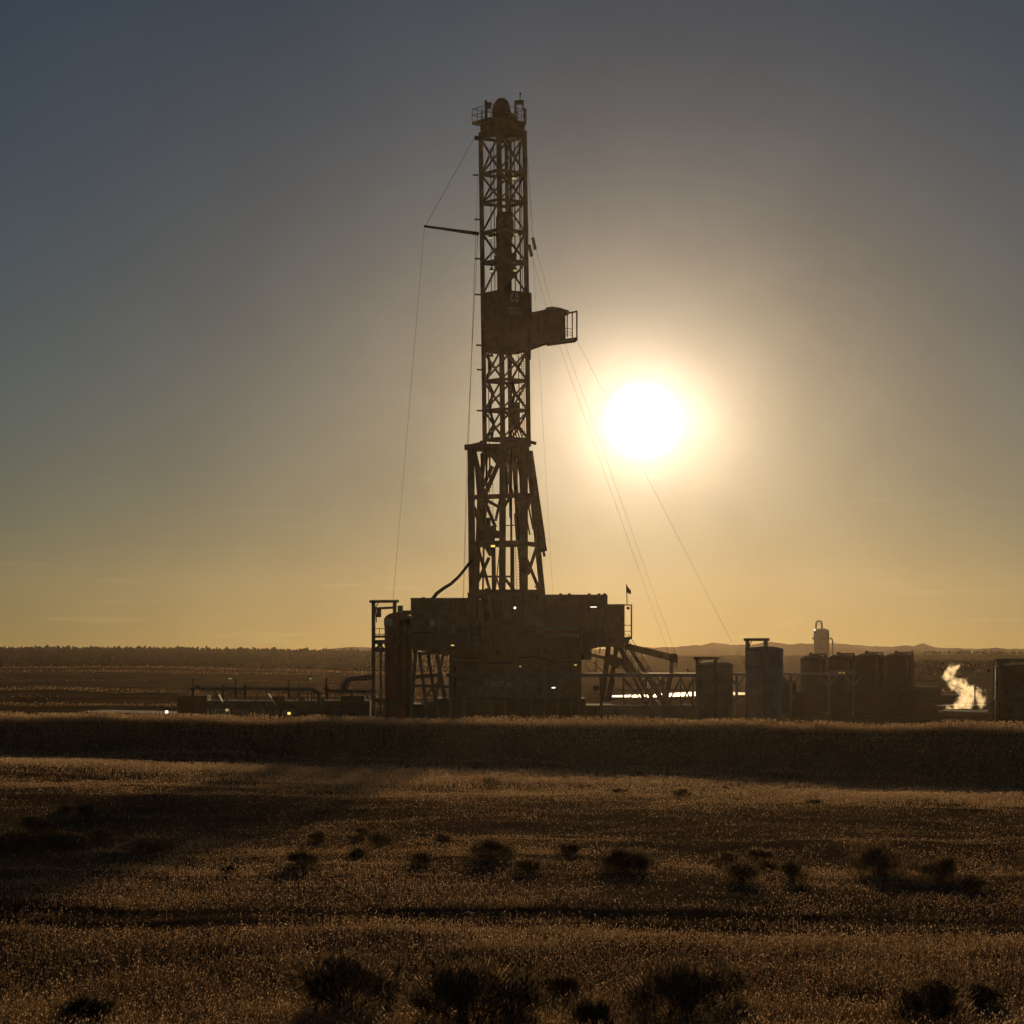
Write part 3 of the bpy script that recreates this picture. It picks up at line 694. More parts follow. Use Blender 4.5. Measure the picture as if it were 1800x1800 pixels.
    for p, q, w, dy in (((510, 245), (900, 236), .40, -1.0), ((540, 262), (900, 262), .36, 1.0), ((900, 236), (1120, 206), .42, -1.4), ((880, 222), (1110, 190), .3, 1.4), ((600, 710), (820, 702), .34, -.6), ((820, 702), (1060, 690), .34, -1.4), ((1060, 680), (1160, 705), .3, -1.1), ((590, 1140), (1010, 1135), .36, -1.2), ((1010, 1130), (1190, 1155), .34, -1.2), ((600, 1165), (1010, 1160), .2, 1.6),
                        ((610, 1448), (970, 1448), .14, -.6), ((560, 1600), (1240, 1600), .40, -1.6), ((560, 1590), (1240, 1590), .34, 2.0), ((880, 975), (985, 970), .08, 1.2), ((650, 990), (800, 985), .2, 0.2)):
        lb('girt', p, q, w, dy)
    for p, q, w, dy in (((600, 290), (690, 700), .34, -.4), ((830, 390), (690, 715), .3, .5), ((770, 420), (640, 700), .26, 1.2), ((760, 280), (820, 380), .4, .3), ((690, 720), (800, 990), .22, -.3), ((720, 740), (830, 800), .2, -.8), ((890, 430), (960, 690), .2, .8), ((860, 840), (925, 720), .2, -1), ((880, 380), (915, 260), .16, .4), ((600, 800), (660, 1000), .22, .2), ((640, 1140), (720, 960), .2, .2), ((1000, 300), (1040, 560), .2, 1), ((1090, 480), (1060, 700), .2, .2), ((1100, 760), (1150, 1010), .12, .6), ((1080, 860), (1120, 1060), .1, 0),
                        ((612, 300), (645, 700), .24, 1.3), ((700, 400), (740, 285), .2, .8), ((955, 300), (1000, 690), .24, .5), ((1018, 300), (1062, 690), .2, .9), ((905, 700), (880, 400), .16, 1.6), ((655, 720), (705, 1130), .26, .7), ((985, 860), (1005, 1125), .22, .8), ((1150, 720), (1190, 1120), .2, .9), ((660, 880), (700, 1135), .3, -.2), ((850, 700), (800, 930), .18, 1.2), ((640, 1190), (750, 1590), .2, -1.0), ((740, 1270), (605, 1560), .22, -1.1), ((890, 1470), (990, 1600), .2, -.6), ((800, 1560), (840, 1180), .07, .9), ((805, 1440), (850, 1600), .1, .9), ((1090, 1290), (1215, 1590), .22, -1.0), ((1180, 1180), (1100, 1430), .22, -1.15)):
        lb('brace', p, q, w, dy)
    # clutter that hangs inside the lower section: pipe fingers, hoses, tongs
    hb = MB()
    for x, y0, y1, w in ((985, 270, 640, .10), (1005, 300, 560, .08), (1030, 280, 700, .1), (720, 280, 620, .09), (745, 300, 560, .08), (1010, 800, 1110, .12), (1028, 840, 1100, .08), (668, 300, 560, .1), (700, 760, 1100, .16), (735, 900, 1120, .2), (910, 250, 700, .07)):
        hb.path([c3(x, y0, .4), c3(x+rnd.uniform(-6, 6), (y0+y1)/2, .5), c3(x+rnd.uniform(-8, 8), y1, .4)], w, 6)
    hb.build('hanging_hoses', M['hose'], lm)
    MB().prism([(c3(x, y).x, c3(x, y).z) for x, y in ((650, 1020), (690, 1010), (700, 960), (735, 955), (740, 990), (800, 985), (810, 1020), (850, 1030), (880, 1060), (875, 1120), (840, 1125), (835, 1090), (795, 1090), (790, 1138), (640, 1132))], Y0-.5, Y0+.5).build('pipe_tong', M['dark'], rig)
    MB().prism([(c3(x, y).x, c3(x, y).z) for x, y in ((690, 255), (935, 240), (925, 330), (890, 400), (830, 405), (775, 345), (735, 330), (690, 290))], Y0-.6, Y0+.4).build('gusset', M['mast'], lm)
    MB().prism([(c3(x, y).x, c3(x, y).z) for x, y in ((945, 240), (1112, 220), (1118, 330), (1070, 470), (1010, 440), (1000, 330), (950, 300))], Y0-.1, Y0+.5).build('gusset', M['mast'], lm)
    MB().prism([(c3(x, y).x, c3(x, y).z) for x, y in ((640, 700), (740, 700), (720, 840), (700, 1000), (650, 1000), (655, 840))], Y0+.6, Y0+1.0).build('gusset', M['mast'], lm)
    MB().prism([(c3(x, y).x, c3(x, y).z) for x, y in ((1000, 680), (1135, 680), (1120, 800), (1060, 870), (1000, 800))], Y0-.5, Y0+.4).build('gusset', M['mast'], lm)
    MB().prism([(c3(x, y).x, c3(x, y).z) for x, y in ((690, 1170), (800, 1165), (780, 1260), (740, 1260))], Y0-.9, Y0-.5).build('gusset', M['mast'], lm)
    # ladders
    for xa, ya, xb, yb, dy in ((985, 1170, 995, 1590, -.9), (744, 560, 748, 1020, 1.4), (606, 850, 606, 1500, 1.0)):
        l2 = MB(); l2.bar(c3(xa, ya, dy), c3(xb, yb, dy), .04); l2.bar(c3(xa+30, ya, dy), c3(xb+30, yb, dy), .04)
        for i in range(16): t = i/15; l2.bar(c3(xa+(xb-xa)*t, ya+(yb-ya)*t, dy), c3(xa+30+(xb-xa)*t, ya+(yb-ya)*t, dy), .03)
        l2.build('ladder', M['mast'], lm)
    # raising cylinder on the right
    rc = MB().path([c3(1118, 280, -2.0), c3(1240, 1120, -2.0)], .27, 12).build('raising_cylinder', M['mast'], rig)
    MB().path([c3(1222, 1080, -2.0), c3(1247, 1215, -2.0)], .33, 12).build('barrel_end', M['dark'], rc)
    MB().path([c3(1244, 1205, -2.0), c3(1256, 1262, -2.0)], .12, 10).build('rod_eye', M['dark'], rc)
    wg = MB().bar(c3(1110, 195, -.4), c3(1180, 210, -.4), .1, .3); wg.build('bracket', M['mast'], lm)
    wf = MB().prism([(c3(x, y).x, c3(x, y).z) for x, y in ((525, 250), (540, 230), (650, 205), (660, 190), (690, 190), (690, 270), (530, 270))], Y0-1, Y0+.8); wf.build('collar', M['mast'], lm)
    floodlight(rig, 866.5, 960, Y0-2.2, 9, 4, M['lampyellow'])
    MB().path([P(a, b, 221) for a, b in ((762, 1051), (768, 1043), (780, 1034), (793, 1026), (806, 1014), (815, 1003), (824, 991), (830, 984))], .17, 10, .12).build('kelly_hose', M['hose'], rig)

    # ---- drill floor house
    ya, yb = 219.5, 230.
    def block(name, x0, x1, t, b, y0, y1, mat, par=rig): return MB().bx(X(x0, y0), X(x1, y0), y0, y1, Z(b, y0), Z(t, y0)).build(name, mat, par)
    w1 = block('wind_wall', 722, 822, 1052, 1136, 219.6, 229, M['wall'])
    w2 = block('wind_wall', 822, 955, 1043, 1140, 220.0, 230, M['wall'])
    dh = block('doghouse', 955, 1020, 1046, 1136, 219.2, 227, M['wall2'])
    d2 = block('doghouse', 1020.0, 1068, 1064, 1136, 219.3, 227, M['wall2'])
    MB().bx(X(1020.5, 219.5), X(1068, 219.5), 219.5, 227, Z(1063.8, 219.5), Z(1045, 219.5)).build('roof_unit', M['wall2'], d2)
    d3 = block('doghouse', 1068, 1098, 1063, 1131, 219.6, 226, M['dark'])
    # trims on the walls
    for par, x0, x1, t, b, y in ((w1, 722, 822, 1052, 1136, 219.6), (w2, 822, 955, 1043, 1140, 220.0), (dh, 955, 1020, 1046, 1136, 219.2), (d2, 1020, 1068, 1064, 1136, 219.3), (d3, 1068, 1098, 1063, 1131, 219.6)):
        tr = MB(); s = y/F
        for k in range(int((x1-x0)/16)+1):
            px = x0+1+(x1-x0-2)*k/max(1, int((x1-x0)/16)); tr.bx(X(px-.9, y), X(px+.9, y), y-.10, y-.003, Z(b, y), Z(t, y))
        for py in (t+1.5, (t+b)/2, b-2): tr.bx(X(x0, y), X(x1, y), y-.12, y-.105, Z(py+1, y), Z(py-1, y))
        tr.bx(X(x0-1, y), X(x1+1, y), y-.2, y-.125, Z(t+1, y), Z(t-1, y))
        tr.build('trim', M['sub'], par)
    MB().bx(X(941.5, 219.9), X(955, 219.9), 219.7, 219.86, Z(1113, 219.9), Z(1066, 219.9)).build('door', M['greysilo'], w2)
    MB().bx(X(756, 219.4), X(764, 219.4), 219.35, 219.45, Z(1101, 219.4), Z(1089, 219.4)).build('notice_board', M['white'], w1)
    MB().bx(X(806, 219.4), X(822, 219.4), 219.35, 219.45, Z(1130, 219.4), Z(1104, 219.4)).build('door', M['blue'], w1)
    MB().bx(X(827, 219.8), X(845, 219.8), 219.75, 219.85, Z(1130, 219.8), Z(1102, 219.8)).build('door', M['blue'], w2)
    MB().bx(X(959, 219.0), X(1018, 219.0), 218.95, 219.07, Z(1122, 219), Z(1064, 219)).build('mural', mural(), dh)
    rf = MB()
    for px in (744, 760, 955, 985, 1000, 1035, 1052, 1062): rf.bx(X(px, 224)-.1, X(px, 224)+.15, 223.5, 224, Z(1052 if px < 900 else 1046, 224)-.05, Z(1050 if px < 900 else 1043.2, 224))
    rf.build('roof_fitting', M['dark'], rig)
    # end platform with its frame, right
    ep = MB(); y = 220.5
    for dy in (0, 3.5):
        ep.bar(P(1110, 1063, y+dy), P(1110, 1121, y+dy), .13); ep.bar(P(1098, 1063.5, y+dy), P(1110, 1063.5, y+dy), .1)
        for py in (1099, 1109.5): ep.bar(P(1098, py, y+dy), P(1110, py, y+dy), .06)
        ep.bar(P(1098, 1113, y+dy), P(1104, 1122, y+dy), .05)
    for py in (1063, 1099, 1109): ep.bar(P(1110, py, y), P(1110, py, y+3.5), .06)
    plat = ep.build('end_frame', M['sub'], rig)
    MB().prism([(X(a, y), Z(b, y)) for a, b in ((1096, 1120), (1111, 1119.5), (1111, 1122.5), (1105, 1126), (1104, 1131), (1090, 1131), (1090, 1120))], y-.1, y+3.6).build('landing', M['grate'], plat)
    MB().lathe(X(1104.5, y), y+.2, [(.05, Z(1066, y)), (.13, Z(1067, y)), (.16, Z(1069.5, y)), (.06, Z(1071.5, y))], 12).build('siren', M['dark'], plat)

    # ---- substructure
    dk = MB().prism([(X(a, 219.8), Z(b, 219.8)) for a, b in ((722, 1136), (1098, 1131), (1098, 1137), (1090, 1138), (1068, 1134), (1057, 1134), (1050, 1139), (1040, 1141), (1040, 1160), (1026, 1160), (1026, 1152), (780, 1152), (745, 1144), (722, 1142))], 219.9, 229.5)
    floor = dk.build('drill_floor', M['sub'], rig)
    for x0, x1, t, b, y0, y1, nm, mt_ in ((790, 905, 1150, 1230, 222.5, 228, 'substructure', 'sub'), (905, 1022, 1150, 1232, 221.5, 228, 'substructure', 'sub'), (768, 1030, 1228, 1263, 220.5, 229.5, 'base_skid', 'dark'), (722, 775, 1238, 1263, 221, 229, 'base_skid', 'dark'), (1022, 1080, 1240, 1263, 221, 229, 'base_skid', 'dark')):
        o = MB().bx(X(x0, y0), X(x1, y0), y0, y1, max(-.05, Z(b, y0)), Z(t, y0)).build(nm, M[mt_], rig)
        fr = MB()
        for k in range(int((x1-x0)/22)+1):
            px = x0+2+(x1-x0-4)*k/max(1, int((x1-x0)/22)); fr.bx(X(px-1.2, y0), X(px+1.2, y0), y0-.16, y0-.003, max(0, Z(b, y0)), Z(t, y0))
        if nm == 'substructure':
            fr.bar(P(x0+4, b, y0-.22), P((x0+x1)/2, t+4, y0-.22), .2); fr.bar(P(x1-4, b, y0-.3), P((x0+x1)/2, t+4, y0-.3), .2)
        fr.build('stiffener', M['sub'], o)
    for x0, y0_, x1, y1_, w, yy in ((731, 1142, 722, 1262, .3, 221), (737, 1146, 752, 1262, .28, 222), (752, 1146, 770, 1262, .3, 223), (768, 1150, 784, 1240, .36, 222), (727, 1190, 778, 1186, .34, 221.5), (726, 1205, 790, 1207, .22, 222), (735, 1150, 775, 1146, .25, 224), (745, 1226, 770, 1200, .2, 224), (779, 1150, 764, 1240, .25, 226), (740, 1238, 790, 1236, .3, 223)):
        barobj('leg', P(x0, y0_, yy), P(x1, y1_, yy), w, M['blue'], floor)
    c5 = lambda x, y, Y: P(880+x/5.294, 980+y/5.294, Y)
    for p, q, w, yy in (((1005, 800), (948, 1300), .42, 221.5), ((1085, 800), (1000, 1330), .40, 224.5), ((1100, 830), (1340, 1330), .30, 226), ((840, 905), (1010, 945), .26, 223), ((1000, 940), (1110, 990), .9, 224.4), ((1110, 950), (1200, 1075), .45, 224.4), ((930, 1110), (938, 1400), .24, 219), ((1060, 1130), (1030, 1300), .1, 226)):
        barobj('leg', c5(*p, yy), c5(*q, yy), w, M['sub'], floor)
    rel = MB(); p = c5(887, 1215, 222)
    rel.path([p-Vector((0, .6, 0)), p+Vector((0, .6, 0))], .27, 20); rel.build('cable_reel', M['dark'], rig)
    sh = MB()
    for pts in ([(800, 960), (790, 1000), (830, 1060), (900, 1040), (880, 960)], [(880, 860), (892, 950), (880, 1070)], [(800, 950), (900, 1000), (950, 1070)], [(1130, 870), (1140, 930), (1130, 990)]):
        sh.path([c5(*q, 222) for q in pts], .03, 5)
    sh.build('control_hoses', M['hose'], floor)
    # stairs on the right, descending to the pad
    stp = MB(); A0, A1 = P(1088, 1136, 222.2), P(1168, 1262, 222.2); off = P(1105, 1136, 224.2)-P(1088, 1136, 222.2); off.z = 0
    stp.bar(A0, A1, .1, .34); stp.bar(A0+off, A1+off, .1, .34); st = stp.build('staircase', M['sub'], rig)
    tr = MB()
    for i in range(27): p = A0.lerp(A1, (i+.5)/27); tr.bar(p+Vector((.0, 0, 0)), p+off, .26, .05)
    tr.build('treads', M['grate'], st)
    hr = MB()
    for o_ in (Vector((0, 0, 0)), off):
        for hgt in (.55, 1.05): hr.bar(A0+o_+Vector((0, 0, hgt)), A1+o_+Vector((0, 0, hgt)), .05)
        for i in range(8): p = A0.lerp(A1, i/7)+o_; hr.bar(p, p+Vector((0, 0, 1.05)), .05)
    hr.build('handrail', M['sub'], st)
    # outrigger beam with its hanging strut
    bm_ = MB(); t0, t1 = P(1098, 1135.5, 223), P(1186, 1157, 223)
    bm_.bar(t0, t1, .5, .58); ob = bm_.build('outrigger_beam', M['sub'], rig)
    MB().prism([(X(a, 223), Z(b, 223)) for a, b in ((1176, 1151), (1180, 1148.5), (1187, 1149), (1191, 1152), (1191, 1163), (1184, 1165), (1176, 1161))], 222.6, 223.4).build('end_shoe', M['dark'], ob)
    lg = MB(); lg.bar(P(1181, 1163, 223), P(1180, 1184, 223), .34); lg.bar(P(1190, 1162, 223), P(1189, 1173, 223), .14); lg.bar(P(1180, 1182, 223), P(1164, 1262, 223), .40); lg.bar(P(1174, 1238, 223), P(1198, 1188, 223), .14); lg.build('strut', M['sub'], ob)
    # pipes, cable trays and boxes along the walls and the substructure
    for pts, r_, nm in (([(726, 1112), (760, 1112), (762, 1116), (812, 1116)], .07, 'wall_pipe'), ([(832, 1140), (832, 1092), (838, 1086), (838, 1046)], .09, 'wall_pipe'), ([(868, 1141), (868, 1060)], .06, 'wall_pipe'), ([(880, 1100), (940, 1100)], .05, 'wall_pipe'), ([(1026, 1133), (1026, 1072), (1062, 1072)], .05, 'wall_pipe'),
                       ([(796, 1160), (850, 1160), (854, 1166), (900, 1166)], .10, 'floor_pipe'), ([(910, 1158), (960, 1158), (964, 1164), (1018, 1164)], .10, 'floor_pipe'), ([(800, 1172), (800, 1228)], .12, 'floor_pipe'), ([(1000, 1150), (1004, 1180), (996, 1200), (1002, 1228)], .09, 'floor_pipe')):
        yy = 219.3 if nm == 'wall_pipe' else 220.9
        MB().path([P(a_, b_, yy) for a_, b_ in pts], r_, 8).build(nm, M['dark'], rig)
    for x0, x1, t, b, yy, m_ in ((734, 746, 1072, 1090, 219.2, 'grate'), (776, 790, 1066, 1080, 219.2, 'sub'), (850, 860, 1074, 1092, 219.6, 'dark'), (884, 902, 1078, 1096, 219.6, 'sub'), (918, 932, 1106, 1122, 219.6, 'dark'), (1052, 1062, 1084, 1104, 218.9, 'grate'), (1076, 1090, 1082, 1098, 219.2, 'sub'), (830, 846, 1176, 1196, 222, 'grate'), (870, 884, 1172, 1184, 222, 'dark'), (930, 952, 1176, 1198, 221, 'grate'), (968, 984, 1172, 1190, 221, 'sub')):
        MB().bx(X(x0, yy), X(x1, yy), yy, yy+.32, Z(b, yy), Z(t, yy)).build('junction_box', M[m_], rig)
    for x0, x1, py, yy in ((722, 822, 1136, 218.7), (822, 955, 1140, 218.9), (955, 1068, 1136, 218.4)):
        g = MB()
        g.bx(X(x0, yy), X(x1, yy), yy, yy+.75, Z(py+1.6, yy), Z(py, yy)); fw = g.build('side_walkway', M['grate'], rig)
        g = MB()
        for hgt in (.5, 1.0): g.bar((X(x0, yy), yy+.03, Z(py, yy)+hgt), (X(x1, yy), yy+.03, Z(py, yy)+hgt), .045)
        for k in range(int((x1-x0)/14)+1): px = x0+k*14; g.bar((X(px, yy), yy+.03, Z(py, yy)), (X(px, yy), yy+.03, Z(py, yy)+1.0), .045)
        g.build('railing', M['grate'], fw)
        for k in range(int((x1-x0)/24)+1): px = x0+4+k*24; barobj('bracket', (X(px, yy), yy+.1, Z(py+1.6, yy)), (X(px, yy), 219.9, Z(py+12, yy)), .1, M['sub'], fw)
    # lit lamps on the walls
    for px, py, yy, w, h, m_ in ((905, 1068.5, 219.4, 4.5, 4, 'lampwhite'), (844, 1053.5, 219.6, 2.5, 2, 'lampdim'), (795.5, 1134.5, 219.2, 7, 2, 'lampyellow'), (1043, 1067, 218.9, 15, 1.2, 'lampwhite'), (1011.5, 1169, 220.8, 5, 2, 'lampyellow'), (914.5, 1171.5, 220.9, 4, 2, 'lampyellow'), (1121, 1251, 219.5, 5, 1.5, 'lampyellow')):
        floodlight(rig, px, py, yy, w, h, M[m_])
    for px, py in ((856, 1037), (943, 1033)):
        q_ = MB(); p = P(px, py, 220.5); q_.bar(p-Vector((0, 0, .35)), p, .06); q_.bx(p.x-.17, p.x+.17, p.y-.1, p.y+.1, p.z, p.z+.14); q_.build('deck_lamp', M['dark'], rig)
    return rig

# ------------------------------------------------------------------ silos
def silo(px0, px1, eave, top, Y, mat, cols, beam, label, base=0., bands=3, group='silos with lifting frames', name='silo', pipe=False, rail=None, placard=None):
    cx = X((px0+px1)/2, Y); r = (px1-px0)/2*Y/F; zt = Z(eave, Y); zp = Z(top, Y)
    o = thing(name, label, 'silo', (cx, Y, base), group)
    sh = MB().lathe(cx, Y, [(r*.98, base), (r, base+.1), (r, zt)], 44).build('shell', mat, o)
    rp = [(r*1.02*math.cos(a), zt+(zp-zt)*math.sin(a)) for a in [R(k*9) for k in range(0, 10)]]
    MB().lathe(cx, Y, [(r*1.02, zt-.06)]+rp+[(.02, zp+.005)], 44).build('roof', mat, o)
    bd = MB()
    for k in range(bands):
        z = base+(zt-base)*(k+1)/(bands+1); bd.lathe(cx, Y, [(r+.003, z-.05), (r+.035, z-.04), (r+.035, z+.04), (r+.003, z+.05)], 44)
    bd.build('hoop', mat, o)
    zb = Z(beam, Y); pts = []
    for cpx, dy in cols:
        p = Vector((X(cpx, Y), Y+dy, base)); pts.append(p)
        MB().bx(p.x-.16, p.x+.16, p.y-.16, p.y+.16, base, zb-.12).build('column', M['dark'], o)
    if len(pts) == 2:
        d = (pts[1]-pts[0]).normalized()*.35; a = pts[0]-d; b = pts[1]+d; a.z = b.z = zb
        MB().bar(a, b, .22, .24).build('cross_beam', M['dark'], o)
        h = MB(); h.path([a.lerp(b, .3)+Vector((0, 0, -.1)), a.lerp(b, .2)+Vector((0, 0, -.5)), Vector((pts[0].x+.25, pts[0].y, zt-.2))], .04, 6); h.build('vent_hose', M['hose'], o)
    else:
        a = Vector((cx-.2, Y, zb)); b = Vector((pts[0].x+.12, pts[0].y, zb)); MB().bar(a, b, .12, .14).build('cross_beam', M['dark'], o)
        MB().lathe(cx-.2, Y, [(.18, zp-.1), (.18, zb+.1), (.1, zb+.2)], 12).build('hatch', M['dark'], o)
    q_ = Vector((cx-r*.45, Y-r*.9, base+1.3))
    fx = MB().path([q_, q_+Vector((0, -.18, 0))], .30, 16); fx.build('manhole', M['dark'], o)
    vp = MB(); a_ = R(-62); vx, vy = cx+math.cos(a_)*(r+.1), Y+math.sin(a_)*(r+.1)
    vp.path([(vx, vy, base+.3), (vx, vy, zt-.1), (cx+math.cos(a_)*r*.8, Y+math.sin(a_)*r*.8, zt+.22)], .055, 8); vp.build('fill_pipe', M['pole'], o)
    ld = MB(); lx = cx+r*.35; ly = Y-math.sqrt(r*r-(r*.35)**2)-.12
    ld.bar((lx-.2, ly, base), (lx-.2, ly, zt), .04); ld.bar((lx+.2, ly, base), (lx+.2, ly, zt), .04)
    for k in range(int((zt-base)/.3)): ld.bar((lx-.2, ly, base+.2+k*.3), (lx+.2, ly, base+.2+k*.3), .03)
    ld.build('ladder', mat, o)
    return o

def silos():
    o = silo(676, 724, 1090, 1076, 222, M['red'], ((657, -.4), (695, -1.35)), 1057.5, 'rusty red silo in a tall dark portal frame at the left of the rig', name='silo')
    Y = 221.6
    barobj('hoist_beam', P(660, 1069.5, Y), P(694, 1068, Y), .2, M['dark'], o)
    MB().bx(X(662, Y), X(670, Y), Y-.2, Y+.2, Z(1085, Y), Z(1068, Y)).build('hoist', M['dark'], o)
    MB().bx(X(699, Y), X(708, Y), Y-.2, Y+.4, Z(1076, Y), Z(1064.5, Y)).build('motor', M['dark'], o)
    MB().bx(X(706, Y), X(722, Y), Y, Y+1, Z(1080, Y), Z(1073, Y)).build('walk_plate', M['dark'], o)
    for py in (1105, 1115): barobj('guard_rail', P(658, py, Y), P(677, py, Y), .06, M['dark'], o)
    barobj('guard_rail', P(667, 1105, Y), P(667, 1117, Y), .05, M['dark'], o)
    for b_, t_ in ((1121, 1117), (1132, 1125), (1146, 1139)): MB().bx(X(658, Y), X(677, Y), Y-.25, Y+.25, Z(b_, Y), Z(t_, Y)).build('bracket', M['dark'], o)
    for p_, q_ in (((661, 1140), (672, 1132)), ((674, 1140), (664, 1131))): barobj('brace', P(*p_, Y), P(*q_, Y), .2, M['dark'], o)
    barobj('post', P(669.5, 1146, Y), P(669.5, 1262, Y), .2, M['dark'], o)
    barobj('brace', P(658, 1230, Y), P(694, 1231, Y), .3, M['dark'], o)
    MB().bx(X(675, 220.3), X(690, 220.3), 220.15, 220.25, Z(1100, 220.3), Z(1087, 220.3)).build('placard', M['white'], o)
    silo(1223, 1288.5, 1171, 1162, 214, M['tansilo'], ((1226, -.2), (1254.5, -1.85)), 1157, 'shorter tan grey silo with a dark frame, right of the rig')
    silo(1310, 1376.5, 1143, 1135.5, 214, M['greysilo'], ((1313.5, -.2), (1342, -1.9)), 1124.5, 'taller pale grey domed silo right of the tan one')
    silo(1750, 1842, 1172.5, 1167, 190, M['brown'], ((1755.5, -.9), (1803, -2.0)), 1160.5, 'dark brown silo cut off by the right edge, nearest of the silos')
    labs = ('low dark green domed tank, first after the hazy tower', 'dark green domed tank in front of the twin yellow lamps', 'third dark green domed tank of the row, third from the tall pale silo', 'dark green domed tank at the right end of the row of four')
    for (a, b, e, t), lab in zip(((1407, 1451, 1160, 1150.5), (1455, 1500, 1158.5, 1149.5), (1503, 1551, 1156, 1147.8), (1554, 1603.5, 1156, 1147.5)), labs):
        Y = 262; silo(a, b, e, t, Y, M['green'], ((b, -.1),), t-.6, lab, group='dark green domed tanks', name='domed_tank')
    # hazy process vessel
    Y = 800; cx = X(1444, Y); r = 13.5*Y/F
    o = thing('process_tower', 'pale hazy upright vessel with an arched pipe on top, beyond the dark green tanks', 'tower', (cx, Y, CZ-5.4))
    zt = Z(1110, Y); zp = Z(1104.5, Y)
    MB().lathe(cx, Y, [(r, CZ-5.6), (r, zt)]+[(r*math.cos(R(k*9)), zt+(zp-zt)*math.sin(R(k*9))) for k in range(1, 10)]+[(.02, zp)], 40).build('shell', M['vessel'], o)
    MB().path([P(a, b, Y) for a, b in ((1434.5, 1112, ), (1434.5, 1096), (1436, 1092.5), (1440, 1091.5), (1443, 1092.5), (1444.5, 1096), (1445, 1106))], .12*Y/340, 10).build('arch_pipe', M['vessel'], o)
    MB().path([P(a, b, Y) for a, b in ((1456, 1122), (1461, 1122), (1463.5, 1125), (1463.7, 1130), (1463.7, 1172))], .10*Y/340, 10).build('down_pipe', M['vessel'], o)
    pk = MB()
    for py in (1095.5, 1098.5): pk.bar(P(1434.5, py, Y), P(1445, py, Y), .14)
    pk.bar(P(1456, 1141, Y), P(1463, 1141, Y), .14); pk.lathe(X(1430, Y), Y, [(.15, Z(1124.5, Y)), (.45, Z(1123.5, Y)), (.45, Z(1121.5, Y)), (.15, Z(1120, Y))], 10); pk.build('bracket', M['vessel'], o)
    p = P(1432, 1107.3, Y-3.0); MB().lathe(p.x, p.y, [(.05, p.z-.22), (.26, p.z), (.05, p.z+.22)], 8).build('lamp', M['lampwhite'], o)  # no lamp: emissive bead standing for the glint on the vessel's end

